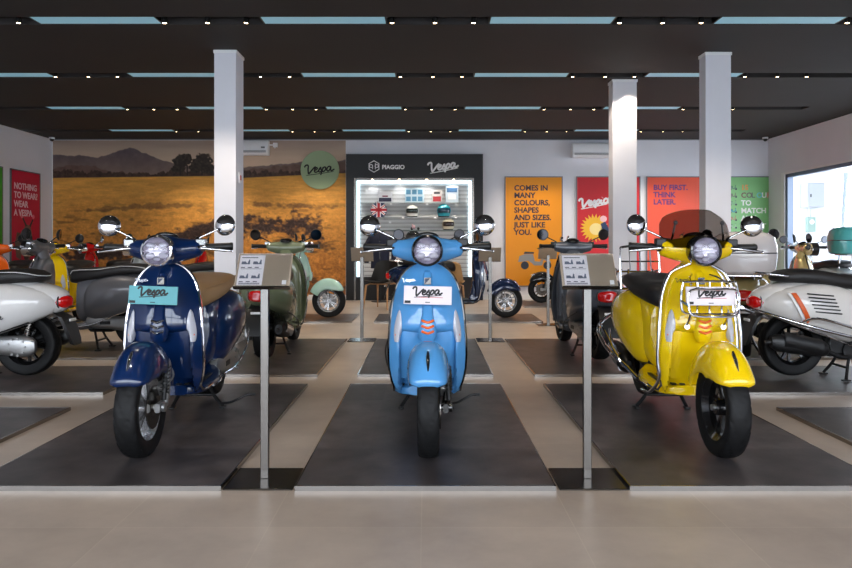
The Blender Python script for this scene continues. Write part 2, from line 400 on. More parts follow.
for ri, ry in enumerate(rows):
    half = 426/F*ry; ordn = ['leftmost','second from the left','third from the left','fourth from the left','fifth from the left','sixth from the left','seventh from the left','eighth from the left','ninth from the left','tenth from the left','eleventh from the left','twelfth from the left','thirteenth from the left','fourteenth from the left','fifteenth from the left','sixteenth from the left','seventeenth from the left','eighteenth from the left']; ci = si = 0
    for k in range(-3, 4):
        x = -.9+2.01*k
        if x > 4.9 or x < WL+.6: continue
        if abs(x)-.55 < half:
            strip_light(x, ry, 'pale blue linear ceiling light, %s in the %s' % (ordn[ci], rown[ri]), 'linear ceiling lights, '+rown[ri]); ci += 1
        for q, dx in enumerate((.60, .98, 1.32)):
            if abs(x+dx) < half-.02 and x+dx < 5.4:
                spotlight(x+dx, ry, 'small warm track spotlight, %s in the %s' % (ordn[si], rown[ri]), 'track spotlights of the '+rown[ri]); si += 1
# front-zone lamps above / behind the camera are outside the frame: light only from rows the shop has
for ry in rows_all[:3]:
    for k in range(-2, 3):
        x = -.9+2.01*k+.98
        l = bpy.data.objects.new('track_beam', sd); COL.objects.link(l); l.location = (x, ry, CZ+.0)

# ================================================================== MURAL
def value_noise(h, w_, sx_, sy_, seed):
    rs = np.random.RandomState(seed); gh, gw = int(h/sy_)+3, int(w_/sx_)+3; g = rs.rand(gh, gw)
    y = np.arange(h)/sy_; x = np.arange(w_)/sx_; yi, xi = y.astype(int), x.astype(int); fy, fx = y-yi, x-xi
    fy = fy*fy*(3-2*fy); fx = fx*fx*(3-2*fx)
    a = g[yi][:, xi]; b = g[yi][:, xi+1]; c = g[yi+1][:, xi]; d = g[yi+1][:, xi+1]
    return (a*(1-fx)+b*fx)*(1-fy)[:, None]+(c*(1-fx)+d*fx)*fy[:, None]
MX0, MX1, MZ0, MZ1 = -6.975, -1.50, .06, 2.975
def mural():
    K = 2; W_, H_ = 297*K, 160*K
    px = 52+np.arange(W_)/K; py = 138+np.arange(H_)/K; X, Y = np.meshgrid(px, py)
    def N(sx_, sy_, sd_):
        a = 0; t_ = 0
        for q, (f_, w_) in enumerate(((1,.55),(.5,.3),(.27,.15))):
            if min(sx_, sy_)*K*f_ < .6: continue
            a = a+w_*value_noise(H_, W_, max(.6,sx_*K*f_), max(.6,sy_*K*f_), sd_*7+q); t_ += w_
        return (a/t_-.5)*1.25+.5
    img = np.zeros((H_, W_, 3)); C = lambda *c: np.array(c, float)
    def mixc(mask, col):
        nonlocal img
        img = img*(1-mask[..., None])+col*mask[..., None]
    t = np.clip((Y-138)/30, 0, 1)[..., None]
    img[:] = C(150,136,130)*(1-t)+C(204,184,166)*t
    img += (N(40,6,1)[..., None]-.5)*14
    ridge = np.interp(px, [52,70,90,105,120,130,140,155,170,185,200,214,243,270,300,348], [152,153,155,153,148,146,148,155,161,163,166,168,166,163,160,158])
    ridge = ridge+(N(9,500,2)[0]-.5)*3
    m = np.clip((Y-ridge[None, :])*1.2, 0, 1)
    col = C(86,76,84)*(1-np.clip((Y-150)/26,0,1)[..., None])+C(128,110,104)*np.clip((Y-150)/26,0,1)[..., None]
    mixc(m, col+(N(6,5,3)[..., None]-.5)*16)
    hill2 = np.interp(px, [52,80,120,160,214,243,280,348], [166,162,170,172,171,168,164,159])+(N(7,500,4)[0]-.5)*4
    mixc(np.clip((Y-hill2[None, :])*1.0, 0, 1)*.85, C(96,74,66)+(N(4,4,5)[..., None]-.5)*26)
    tl = 171-np.interp(px, [52,100,150,170,214,348], [3,1,-1,2,2,1])+(N(3,500,6)[0]-.5)*5
    mixc(np.clip((Y-tl[None, :])*1.2, 0, 1), C(62,44,36)+(N(2.5,2.5,7)[..., None]-.5)*34)
    # trees
    def tree(cx, cy, rx, ry, sd_):
        q = ((X-cx)/rx)**2+((Y-cy)/ry)**2+(N(3,3,sd_)-.5)*1.1
        mixc(np.clip((1.05-q)*4, 0, 1), C(46,36,28)+(N(2,2,sd_+1)[..., None]-.5)*40)
    for a in [(181,160,8,7,11),(187,157,6,6,13),(179,167,7,4,15),(203,160,10,9,17),(197,166,8,6,19),(209,166,7,6,21)]: tree(*a)
    for cx in (181,188,203): mixc(((abs(X-cx) < .7) & (Y > 163) & (Y < 174)).astype(float), C(40,30,24))
    # field
    f0 = np.interp(px, [52,214,243,348], [176,174,176,171])
    fm = np.clip((Y-f0[None, :])*1.3, 0, 1); d = np.clip((Y-174)/120, 0, 1)[..., None]
    n1 = (N(26,3,31)*.5+N(9,1.6,32)*.5); n2 = N(5,3.4,33)*.5+N(2.2,1.8,34)*.5; n3 = N(1.2,1.2,35)
    base = C(210,158,72)*(1-d)+C(172,110,42)*d
    tex = (n1[..., None]-.5)*60*(1-d)+(n2[..., None]-.5)*110*d+(n3[..., None]-.5)*40*(d+.2)
    fld = base+tex*C(1,.85,.5)
    gr = np.clip((N(30,8,36)*N(8,3,37)-.34)*5, 0, 1)*np.clip((Y-185)/60, 0, 1)
    fld = fld*(1-.45*gr[..., None])
    mixc(fm, fld)
    # dark hedge bands running through the field
    def band(yc, th, sd_, x0, x1, st=1.):
        q = np.exp(-((Y-yc)/th)**2)*np.clip((X-x0)/8, 0, 1)*np.clip((x1-X)/8, 0, 1)
        q = (q > .12)*np.clip((q-.38+(N(9,6,sd_)-.5)*1.1+(N(3,2.5,sd_+5)-.5)*.6)*2.2, 0, 1)*st
        mixc(q, C(52,34,26)+(N(1.6,1.6,sd_+1)[..., None]-.5)*50)
    band(np.interp(X, [52,110,160,214], [258,252,244,228]), 9, 41, 58, 222)
    band(np.interp(X, [230,300,348], [226,224,236]), 12, 43, 228, 330)
    band(np.interp(X, [52,130,214], [212,206,204]), 3, 45, 70, 200, .4)
    band(np.interp(X, [243,348], [203,206]), 3, 47, 250, 345, .5)
    band(np.interp(X, [52,348], [284,290]), 6, 49, 60, 330, .5)
    img = np.clip(img*np.array([1.10,1.06,1.0]), 0, 255)/255
    L = np.where(img <= .04045, img/12.92, ((img+.055)/1.055)**2.4)
    xs = np.linspace(MX0, MX1, W_); zs = np.linspace(MZ1, MZ0, H_)
    V = [(x, WB-.012, z) for z in zs for x in xs]
    Fc = [(j*W_+i, (j+1)*W_+i, (j+1)*W_+i+1, j*W_+i+1) for j in range(H_-1) for i in range(W_-1)]
    me = bpy.data.meshes.new('mural_print'); me.from_pydata(V, [], Fc)
    ca = me.color_attributes.new('print', 'FLOAT_COLOR', 'POINT')
    ca.data.foreach_set('color', np.concatenate([L.reshape(-1,3), np.ones((W_*H_,1))], 1).ravel())
    m = bpy.data.materials.new('printed_landscape'); m.use_nodes = True; n = m.node_tree; b = n.nodes['Principled BSDF']
    at = n.nodes.new('ShaderNodeVertexColor'); at.layer_name = 'print'; n.links.new(at.outputs[0], b.inputs['Base Color']); b.inputs['Roughness'].default_value = .6
    me.materials.append(None)
    o = thing('wall_mural', 'huge golden field and mountain photo mural on the back wall', 'mural', ((MX0+MX1)/2, WB, 0))
    Mi = Matrix.Translation((-(MX0+MX1)/2, -WB, 0)); me.transform(Mi)
    put('mural_print', me, m, o)
    part('backing_board', MB().box(MX0-.01, MX1+.01, WB-.011, WB-.001, MZ0-.01, MZ1+.005).xf(Mi), WHITE, o)
    part('corner_lettering', script_mb(.22, depth=.002).xf(Matrix.Translation((-1.72-(MX0+MX1)/2, -.014, .27))), WHITE, o)
mural()
# round sign on the mural
o = thing('round_logo_sign', 'round sage green sign with black script lettering on the mural', 'sign', (-1.98, WB-.013, 2.42))
part('disc', MB().lathe([(0,-.04),(.355,-.04),(.36,-.035),(.36,0),(0,0)], (0,0,0), 'y', 56), mat('sage_green', (152,172,134), .5), o)
part('lettering', script_mb(.54, r=.04, rot=math.radians(-6), depth=.006).xf(Matrix.Translation((0,-.044,0))), INK, o)

# ================================================================== ACCESSORY DISPLAY WALL
DY = 13.28
CABM = mat('black_cabinet', (20,20,23), .45)
o = thing('display_cabinet', 'tall black accessory display unit with lit shelves and logos', 'display cabinet', (-.285, DY, 0))
ox = -.285
def DX(px): return (px-426)*DY/F - ox
def DZ(py): return HC+(245-py)*DY/F
x0, x1 = DX(346), DX(483); nx0, nx1 = DX(356), DX(472); nz0, nz1 = DZ(277), DZ(180); top = DZ(154)
D = WB-DY-.005
mb = MB().box(x0, x1, 0, D, nz1, top).box(x0, nx0, 0, D, 0, nz1).box(nx1, x1, 0, D, 0, nz1).box(nx0, nx1, 0, D, 0, nz0)
part('carcass', mb, CABM, o)
def slat_mat():
    m = bpy.data.materials.new('slatwall'); m.use_nodes = True; n = m.node_tree; b = n.nodes['Principled BSDF']
    t = n.nodes.new('ShaderNodeTexCoord'); s_ = n.nodes.new('ShaderNodeSeparateXYZ'); a = n.nodes.new('ShaderNodeMath'); a.operation = 'MULTIPLY'; a.inputs[1].default_value = 1/.075
    f = n.nodes.new('ShaderNodeMath'); f.operation = 'FRACT'; g = n.nodes.new('ShaderNodeMath'); g.operation = 'LESS_THAN'; g.inputs[1].default_value = .13
    mx = n.nodes.new('ShaderNodeMix'); mx.data_type = 'RGBA'; mx.inputs[6].default_value = (*lin((205,205,205)),1); mx.inputs[7].default_value = (*lin((95,92,90)),1)
    n.links.new(t.outputs['Object'], s_.inputs[0]); n.links.new(s_.outputs['Z'], a.inputs[0]); n.links.new(a.outputs[0], f.inputs[0]); n.links.new(f.outputs[0], g.inputs[0])
    n.links.new(g.outputs[0], mx.inputs[0]); n.links.new(mx.outputs[2], b.inputs['Base Color']); b.inputs['Roughness'].default_value = .5
    return m
part('slatwall_back', MB().box(nx0, nx1, D-.02, D, nz0, nz1), slat_mat(), o)
fw = .035
part('steel_frame', MB().box(nx0-fw, nx0, -.012, .03, 0, nz1+fw).box(nx1, nx1+fw, -.012, .03, 0, nz1+fw).box(nx0, nx1, -.012, .03, nz1, nz1+fw), STEEL, o)
LED = mat('led_strip', (255,255,255), .5, emis=(205,238,255), es=3.2)
part('led_strip', MB().box(nx0+.004, nx0+.045, D-.05, D-.03, nz0, nz1).box(nx1-.045, nx1-.004, D-.05, D-.03, nz0, nz1).box(nx0+.045, nx1-.045, D-.05, D-.03, nz1-.045, nz1-.004), LED, o)
nl = bpy.data.lights.new('niche_beam', 'SPOT'); nl.energy = 3.5; nl.color = (.95,.97,1); nl.spot_size = R_(110); nl.spot_blend = .8; nl.shadow_soft_size = .02
for k in range(4):
    l = bpy.data.objects.new('niche_beam', nl); COL.objects.link(l); l.parent = o; l.location = (nx0+.3+k*.5, -.03, nz1-.02); l.rotation_euler = (R_(22), 0, 0)
for k in range(4): part('niche_lamp', MB().lathe([(0,-.02),(.018,-.02),(.022,0),(0,0)], (nx0+.3+k*.5,.0,nz1+.012), 'z', 12), BULB, o)
SHG = mat('glass_shelf', (190,205,205), .1, trans=.6)
shz = [DZ(202.5), DZ(217), DZ(230)]
for z in shz: part('shelf', MB().box(nx0+.08, nx1-.08, .02, D-.02, z-.012, z), SHG, o)
for i, (px_, py_) in enumerate([(391,204),(403,217.5),(435,217.5),(456,217.5),(456,204),(390,222),(427,204)]):
    part('price_tag', MB().box(DX(px_)-.022, DX(px_)+.022, .01, .018, DZ(py_)-.02, DZ(py_)+.012), WHITE, o)
for px_ in (356, 472): part('cabinet_foot', MB().box(DX(px_)-.03, DX(px_)+.03, .0, .02, 0, .02), STEEL, o)
# header lettering
part('script_lettering', script_mb(.55, r=.05, rot=math.radians(-9), depth=.008).xf(Matrix.Translation((DX(443.5), -.008, DZ(167)))), WHITE, o)
t = text_mb('PIAGGIO', .105, .004, .004, 'LEFT').xf(Matrix.Translation((DX(382), -.005, DZ(169))) @ RX); part('block_lettering', t, WHITE, o)
hexa = [(.105*math.sin(PI/3*k), .105*math.cos(PI/3*k)) for k in range(6)]
hx, hz = DX(374), DZ(166.5)
mb = MB().tube([(hx+a, -.006, hz+b) for a, b in hexa], .009, 6, closed=True)
mb.tube(spl([(hx-.055+.03*math.cos(a), -.006, hz+.008+.028*math.sin(a)) for a in np.linspace(0,2*PI,9)[:-1]],2,True), .007, 6, closed=True)
mb.tube([(hx-.025,-.006,hz-.05),(hx-.025,-.006,hz+.03)], .007, 6).tube([(hx+.025,-.006,hz-.05),(hx+.025,-.006,hz+.06)], .007, 6)
mb.tube(spl([(hx+.05+.03*math.cos(a), -.006, hz+.008+.028*math.sin(a)) for a in np.linspace(0,2*PI,9)[:-1]],2,True), .007, 6, closed=True)
part('hexagon_emblem', mb, WHITE, o)

# ---- items on the shelves
def helmet(px_, z, s_, rgb, vis_rgb, label, rotz=0):
    o = thing('helmet', label, 'helmet', ((px_-426)*DY/F, DY+.085, z), rotz, 'helmets on the display shelves')
    m = mat('helmet_shell_%d_%d_%d' % rgb, rgb, .2, coat=1)
    rings = []
    for i in range(13):
        t_ = i/12; zz = s_*(.02+t_*.215); wv = s_*.125*math.sqrt(max(.0, 1-((t_-.42)/.60)**2)) if t_ > .42 else s_*(.105+.02*t_/.42)
        rings.append([Vector((wv*math.cos(a), wv*.72*math.sin(a), zz)) for a in [2*PI*k/24 for k in range(24)]])
    part('shell', MB().loft(rings), m, o)
    def vs(u, v): a = -PI/2+u*1.05; r_ = .128*s_*(1-.15*abs(v-.5)); return Vector((r_*math.cos(a), r_*.75*math.sin(a), s_*(.075+.085*v)))
    us = [k/8-1 for k in range(17)]; vv = [k/6 for k in range(7)]
    part('visor', MB().slab(vs, lambda u,v: vs(u,v)*.98, us, vv), mat('visor_%d_%d_%d' % vis_rgb, vis_rgb, .08, coat=1), o)
    part('neck_roll', MB().lathe([(s_*.09,0),(s_*.10,.012*s_),(s_*.105,.03*s_),(s_*.08,.03*s_)], (0,0,0), 'z', 24).xf(Matrix.Diagonal((1,.7,1,1))), BLKPL, o)
S0, S1, S2 = shz
helmet(412, S1, 1.0, (225,226,222), (30,40,40), 'white helmet with dark visor on the middle shelf')
helmet(444, S1, 1.05, (40,150,165), (15,50,70), 'teal blue helmet on the middle shelf')
helmet(448.5, S2, .95, (206,198,176), (40,28,24), 'cream helmet with dark visor on the lowest glass shelf')
helmet(413, DZ(245), 1.15, (24,24,26), (60,60,64), 'black helmet with grey visor low in the lit display')
part('helmet_stand', MB().box(-.13,.13,-.06,.07,-.02,-.002), SHG, bpy.data.objects['helmet.003'])
def carton(px_, py0, py1, wpx, bands, label, name='boxed_accessory'):
    wv = wpx*DY/F/2; h = (py1-py0)*DY/F
    o = thing(name, label, 'box', ((px_-426)*DY/F, DY+.085, S0), 0, 'boxed accessories on the top shelf')
    part('carton', MB().bbox(-wv, wv, -.05, .05, 0, h, .006), mat('carton_%d_%d_%d' % bands[0], bands[0], .45), o)
    for i, (c, a, b, e, g) in enumerate(bands[1]):
        part('printed_panel', MB().box(-wv+2*wv*a, -wv+2*wv*b, -.0515, -.0505, h*e, h*g), mat('print_%d_%d_%d' % c, c, .5), o)
    return o
carton(385, 191, 202.5, 14, ((215,216,220), [((40,44,66),.05,.95,.08,.42),((120,40,60),.3,.7,.5,.62)]), 'white and navy box at the left of the top shelf')
carton(414.5, 188, 202.5, 19, ((186,212,226), [((84,140,176),.06+.31*k,.30+.31*k,.1+.47*j,.42+.47*j) for k in range(3) for j in range(2)]), 'wide pale blue patterned box in the middle of the top shelf')
carton(437, 190, 202.5, 10, ((210,206,206), [((176,52,60),.1,.9,.08,.5),((60,60,70),.2,.8,.7,.85)]), 'small red and white box on the top shelf')
carton(452, 186, 202.5, 13, ((196,212,224), [((70,110,150),.1,.9,.62,.9),((240,240,240),.2,.8,.2,.5)]), 'tall pale blue box at the right of the top shelf')
# round british flag cover
o = thing('round_flag_cover', 'round spare wheel cover with british flag on middle shelf', 'wheel cover', ((378.5-426)*DY/F, DY+.075, S1-.02))
FR = .155
part('disc', MB().lathe([(0,-.03),(FR*.96,-.03),(FR,-.02),(FR,.03),(0,.03)], (0,0,FR), 'y', 40), mat('flag_navy', (28,36,84), .4), o)
def bar(mb, ang, hw_, y, L=FR*.94):
    mb.box(-L, L, y-.0008, y, -hw_, hw_, Matrix.Translation((0,0,FR)) @ Matrix.Rotation(ang, 4, 'Y')); return mb
mb = MB(); bar(mb, .65, .022, -.0312); bar(mb, -.65, .022, -.0312); bar(mb, 0, .04, -.0316); bar(mb, PI/2, .04, -.0316); part('white_cross', mb, WHITE, o)
mb = MB(); bar(mb, .65, .008, -.0322); bar(mb, -.65, .008, -.0322); bar(mb, 0, .024, -.033); bar(mb, PI/2, .024, -.033); part('red_cross', mb, mat('flag_red', (190,30,44), .4), o)
o = thing('scale_model_scooter', 'tiny pink and white toy scooter on the middle of the lower shelf', 'toy', ((415-426)*DY/F, DY+.08, S2+.06-.06))
part('toy_body', MB().loft([sring(0, 0, .05, .03, .03), sring(.0, .03, .06, .045, .035)]).xf(Matrix.Rotation(PI/2,4,'Z')).ell((-.05,0,.07),(.012,.03,.05)), mat('toy_pink', (214,170,178), .3), o)
part('toy_wheels', MB().lathe([(.0,-.01),(.025,-.01),(.025,.01),(0,.01)], (-.06,0,.025), 'y', 14).lathe([(.0,-.01),(.025,-.01),(.025,.01),(0,.01)], (.06,0,.025), 'y', 14), BLKPL, o)
# jacket on a bust
NAVY = mat('navy_cloth', (26,32,54), .8, bump=(60,.4,.004))
jx = (380-426)*12.9/F
o = thing('riding_jacket', 'navy riding jacket on a bust stand at left of the display', 'jacket', (jx, 12.95, 0))
rg = []
for z, wv, dv in [(.60,.17,.10),(.75,.165,.10),(.90,.17,.105),(1.03,.19,.11),(1.13,.20,.10),(1.19,.17,.08),(1.23,.08,.06),(1.27,.06,.05)]:
    rg.append([Vector((wv*math.cos(a), dv*math.sin(a), z)) for a in [2*PI*k/24 for k in range(24)]])
part('torso', MB().loft(rg), NAVY, o)
for s_ in (-1, 1): part('sleeve', MB().tube(spl([(s_*.16,0,1.16),(s_*.22,-.01,1.05),(s_*.245,-.02,.88),(s_*.24,-.05,.70)],5), [.05]*5+[.052]*5+[.045]*5+[.04], 12), NAVY, o)
part('zip', MB().tube([(0,-.10,.61),(0,-.108,.9),(0,-.112,1.04),(0,-.085,1.19)], .005, 6), STEEL, o)
part('bust_stand', MB().cyl((0,0,0),(0,0,.62),.015).lathe([(0,0),(.16,0),(.16,.012),(0,.02)], (0,0,0), 'z', 28), BLKPL, o)

# ================================================================== POSTERS
FRM = mat('poster_frame', (120,122,128), .35, .6)
def txt(o, body, size, x, z, m, ext=.0015, bold=.0, line=1.0, y=-.024, spacing=1.):
    t = text_mb(body, size, ext, bold, 'LEFT', line=line, spacing=spacing).xf(Matrix.Translation((x, y, z)) @ RX)
    return part('slogan_lettering', t, m, o)
def poster(x, z0, z1, wv, rgb, label, rot=0, yy=None, name='framed_poster'):
    loc = (x, WB-.001, z0) if yy is None else (x, yy, z0)
    o = thing(name, label, 'poster', loc, rot)
    h = z1-z0
    part('poster_print', MB().box(-wv/2+.015, wv/2-.015, -.022, -.005, .015, h-.015), mat('print_%d_%d_%d' % rgb, rgb, .45), o)
    part('frame', MB().box(-wv/2, wv/2, -.028, 0, 0, .018).box(-wv/2, wv/2, -.028, 0, h-.018, h).box(-wv/2, -wv/2+.018, -.028, 0, .018, h-.018).box(wv/2-.018, wv/2, -.028, 0, .018, h-.018), FRM, o)
    return o
def BX(px): return (px-426)*WB/F
def BZ(py): return HC+(245-py)*WB/F
def mini_scooter(o, cx, cz, L, body, dark, y=-.0225):
    """printed side view of a scooter"""
    P = lambda pts: [(cx+L*a, cz+L*b) for a, b in pts]
    mb = MB().poly(P([(-.50,.12),(-.46,.30),(-.30,.36),(-.05,.36),(.0,.14),(.16,.13),(.24,.32),(.30,.52),(.36,.50),(.33,.30),(.42,.20),(.50,.10),(.38,.12),(.27,.20),(.22,.02),(-.02,.02),(-.10,.10),(-.2,.16),(-.32,.14)]), y-.001, y)
    part('printed_scooter_body', mb, body, o)
    mb = MB()
    for c in (-.30, .38): part('printed_wheel', MB().lathe([(0,-.0012),(L*.12,-.0012),(L*.12,-.0004),(0,-.0004)], (cx+L*c, y, cz+L*.02), 'y', 20), dark, o)
    mb.poly(P([(-.34,.37),(-.30,.43),(-.02,.42),(-.03,.37)]), y-.001, y)
    part('printed_seat', mb, dark, o)
    part('printed_handlebar', MB().poly(P([(.22,.50),(.36,.56),(.40,.62),(.36,.50)]), y-.0014, y-.0006), dark, o)
pz0, pz1 = BZ(286.5), BZ(176.5)
o = poster(BX(533.5), pz0, pz1, 58*WB/F, (236,150,20), 'orange poster with black slogan and printed scooter')
txt(o, 'COMES IN\nMANY\nCOLOURS,\nSHAPES\nAND SIZES.\nJUST LIKE\nYOU.', .138, BX(514)-BX(533.5), BZ(190.5)-pz0, mat('slogan_dark', (58,50,66), .5), bold=.0045, line=1.0)
mini_scooter(o, .02, BZ(266)-pz0, .62, mat('printed_grey', (150,148,146), .5), mat('printed_charcoal', (52,54,66), .5))
part('script_lettering', script_mb(.22, depth=.002).xf(Matrix.Translation((.06, -.0235, BZ(277)-pz0))), WHITE, o)
pz0, pz1 = BZ(290), BZ(176.5)
o = poster(BX(608), pz0, pz1, 64*WB/F, (206,38,48), 'red poster with white script and yellow sun, behind middle column')
part('script_lettering', script_mb(.53, ['V','e','s','p','i','c','e2','u'], r=.06, rot=math.radians(-9), depth=.002).xf(Matrix.Translation((-.27, -.0235, BZ(203)-pz0))), WHITE, o)
mb = MB(); cx, cz = BX(594)-BX(608), BZ(228)-pz0
pts = []
for k in range(44):
    r_ = .27 if k % 2 == 0 else .19; pts.append((cx+r_*math.cos(2*PI*k/44), cz+r_*math.sin(2*PI*k/44)))
part('printed_sun', mb.poly(pts, -.0235, -.0225), mat('sun_yellow', (240,186,50), .5), o)
mb = MB().poly([(cx+.12*math.cos(a)+.03, cz+.11*math.sin(a)-.02) for a in np.linspace(0, 2*PI, 20)[:-1]], -.0245, -.0237); part('printed_sun_heart', mb, mat('sun_cream', (246,222,150), .5), o)
mb = MB().poly([(cx+.14,cz-.08),(cx+.12,cz+.08),(cx+.2,cz+.12),(cx+.28,cz-.02),(cx+.36,cz-.12),(cx+.2,cz-.16)], -.0245, -.0237); part('printed_rider_coat', mb, mat('rider_navy', (36,58,96), .5), o)
mb = MB().poly([(cx+.17+.065*math.cos(a), cz+.17+.06*math.sin(a)) for a in np.linspace(0, 2*PI, 16)[:-1]], -.0245, -.0237); part('printed_rider_cap', mb, mat('cap_pink', (238,190,196), .5), o)
o = poster(BX(675), pz0, pz1, 58*WB/F, (228,84,56), 'vermilion poster with purple slogan and yellow printed scooter')
txt(o, 'BUY FIRST.\nTHINK\nLATER.', .135, BX(653)-BX(675), BZ(190)-pz0, mat('slogan_purple', (98,52,116), .5), bold=.0045)
mini_scooter(o, -.08, BZ(252)-pz0, .62, mat('printed_yellow', (224,180,40), .5), mat('printed_charcoal'))
o = poster(BX(747), pz0, pz1, 58*WB/F, (128,190,122), 'green poster with multicoloured slogan near the right corner')
lx = BX(740.5)-BX(747); rowz = [BZ(190+7.7*k)-pz0 for k in range(7)]
cols = [(232,150,80),(150,110,90),(240,240,236),(240,240,236),(240,240,236),(240,240,236),(240,240,236)]
for k, wd in enumerate(['15', '', 'TO', 'MATCH', 'ANY', 'OUTFIT', 'MOOD']):
    if wd: txt(o, wd, .135, lx, rowz[k], mat('slogan_c%d' % (k if k < 2 else 2), cols[k], .5), bold=.004)
xx = lx
for ch, c in zip('COLOURS', [(120,86,74),(110,100,92),(96,120,100),(110,200,200),(240,240,236),(232,150,140),(190,140,120)]):
    txt(o, ch, .135, xx, rowz[1], mat('letter_%d_%d_%d' % c, c, .5), bold=.004); xx += .096
for k, c in enumerate([(90,130,110),(110,110,100),(120,170,130),(40,140,160),(180,130,110),(150,190,150),(170,200,150)]):
    mini_scooter(o, lx-.15, rowz[k]+.01, .15, mat('mini_%d_%d_%d' % c, c, .5), mat('printed_charcoal'))
def left_poster(y, wv, rgb, label):
    return poster(WL+.001, .26, 2.31, wv, rgb, label, PI/2, y)
o = left_poster(12.56, .92, (200,22,62), 'crimson poster with pale slogan and printed scooter on left wall')
txt(o, 'NOTHING\nTO WEAR?\nWEAR\nA VESPA', .152, -.37, 1.72, mat('slogan_pink', (232,196,206), .5), bold=.004)
mb = MB().poly([(-.06,.62),(-.10,.9),(-.05,1.08),(.05,1.12),(.15,1.08),(.2,.9),(.16,.62),(.1,.5),(0,.5)], -.0235, -.0225)
mb.poly([(-.3,.55),(-.34,.8),(-.28,.98),(-.15,.96),(-.12,.7),(-.16,.5)], -.0235,-.0225)
part('printed_scooter_front', mb, mat('printed_khaki', (116,96,84), .5), o)
mb = MB().poly([(.0+.09*math.cos(a), .62+.13*math.sin(a)) for a in np.linspace(0,2*PI,18)[:-1]], -.0245,-.0237).poly([(-.02,1.08),(-.12,1.22),(-.09,1.24),(.03,1.1)], -.0245,-.0237).poly([(.10,1.1),(.2,1.22),(.23,1.2),(.14,1.07)], -.0245,-.0237)
part('printed_scooter_details', mb, mat('printed_dark', (60,56,58), .5), o)
for x in (-.13, .23): part('printed_mirror', MB().poly([(x+.04*math.cos(a), 1.26+.04*math.sin(a)) for a in np.linspace(0,2*PI,14)[:-1]], -.0245,-.0237), mat('printed_rose', (226,120,140), .5), o)
o = left_poster(11.36, 1.02, (70,160,40), 'green poster at the left edge of the left wall')

# ---- air conditioners, cameras
def aircon(x, z, label):
    o = thing('air_conditioner', label, 'air conditioner', (x, WB, z))
    prof = [(0,0),(-.16,.0),(-.20,.05),(-.205,.2),(-.19,.255),(-.15,.27),(0,.27)]
    n = len(prof); L = .39
    part('casing', MB().loft([[Vector((s_*L, a, b)) for a, b in prof] for s_ in (-1, 1)]), WHITE, o)
    mb = MB()
    for k in range(3): mb.box(-L+.03, L-.03, -.214, -.197, .045+.014*k, .051+.014*k)
    part('air_vent', mb, mat('vent_grey', (120,122,126), .5), o)
    part('display_panel', MB().box(L-.12, L-.05, -.209, -.2, .12, .15), mat('vent_grey'), o)
    return o
aircon(BX(591.5), BZ(158.5), 'white air conditioner above the red poster')
o = aircon(BX(249), BZ(156), 'white air conditioner on the mural beside the left column')
part('drain_pipe', MB().tube([(.39,-.05,.2),(.48,-.05,.2),(.50,-.05,.14)], .014, 8).box(.46,.54,-.06,0,.16,.24), WHITE, o)
def dome(x, y, label):
    o = thing('security_camera', label, 'camera', (x, y, CZ-.005))
    part('mount', MB().lathe([(0,0),(.05,0),(.05,-.03),(0,-.03)], (0,0,0), 'z', 20), WHITE, o)
    part('dome', MB().ell((0,0,-.04), (.038,.038,.038)), GLBLK, o)
dome(-6.86, 13.2, 'small dome security camera in the left rear corner')
dome(6.22, 13.2, 'small dome security camera in the right rear corner')
# switch plate on left column
o = thing('wall_switch', 'small red and white switch plate on side of left column', 'switch', (-1.93, 7.45, 1.66), PI/2)
part('plate', MB().bbox(-.04,.04,-.012,0,0,.11,.003), WHITE, o); part('switch_key', MB().box(-.02,.02,-.016,-.011,.03,.08), mat('switch_red', (180,70,60), .4), o)

# ================================================================== OUTSIDE RIGHT
o = struct('exterior_wall', MB().box(6.9, 8.22, 14.5, 14.7, 0, 4).box(8.22, 14, 14.5, 14.7, 0, .9).box(8.22, 14, 14.5, 14.7, 2.35, 4).box(13.9,14,9,14.5,0,4), mat('white_render', (205,208,212), .7))
struct('added_shade_roof', MB().box(6.6, 11.5, 7.5, 14.5, 3.3, 3.45), mat('white_render'))  # unseen roof slab, added to cut the daylight falling on the exterior wall
EY = 14.5
ex = lambda px: (px-426)*EY/F
ez = lambda py: HC+(245-py)*EY/F
o = thing('electrical_cabinet', 'pale grey electrical cabinet on the outside wall through window', 'electrical box', ((ex(800)+ex(817))/2, EY-.001, ez(208)))
wv = (ex(817)-ex(800))/2
part('cabinet_body', MB().bbox(-wv, wv, -.28, 0, 0, ez(184)-ez(208), .008), mat('cabinet_grey', (150,154,158), .4), o)
part('cabinet_door', MB().bbox(-wv+.02, wv-.02, -.295, -.28, .02, ez(184)-ez(208)-.02, .004), mat('cabinet_grey'), o)
part('latch', MB().box(-wv+.05, -wv+.07, -.305, -.295, .2, .26), BLKPL, o)
o = thing('meter_box', 'small green grey meter box under the electrical cabinet outside', 'meter', (ex(809.5), EY-.001, ez(232)))
part('meter_case', MB().bbox(-.08, .08, -.09, 0, 0, .3, .008), mat('meter_green', (126,148,138), .5), o)
part('meter_dial', MB().lathe([(0,-.1),(.045,-.1),(.045,-.088),(0,-.088)], (0,0,.2), 'y', 18), WHITE, o)
part('conduit', MB().tube(spl([(.02,-.03,.3),(.03,-.04,.42),(.15,-.04,.40),(.4,-.04,.38)],5), .014, 8).tube([(-.02,-.02,.3),(-.02,-.02,.6)], .012, 8), mat('conduit_white', (220,222,222), .5), o)
o = thing('drain_pipe', 'grey pipe leaning beside the exterior opening outside', 'pipe', (8.28, 14.3, 0))
part('pipe_run', MB().tube([(-.12,0,0),(-.02,0,1.2),(.06,0,2.45)], .035, 12), mat('pipe_grey', (150,160,168), .4), o)
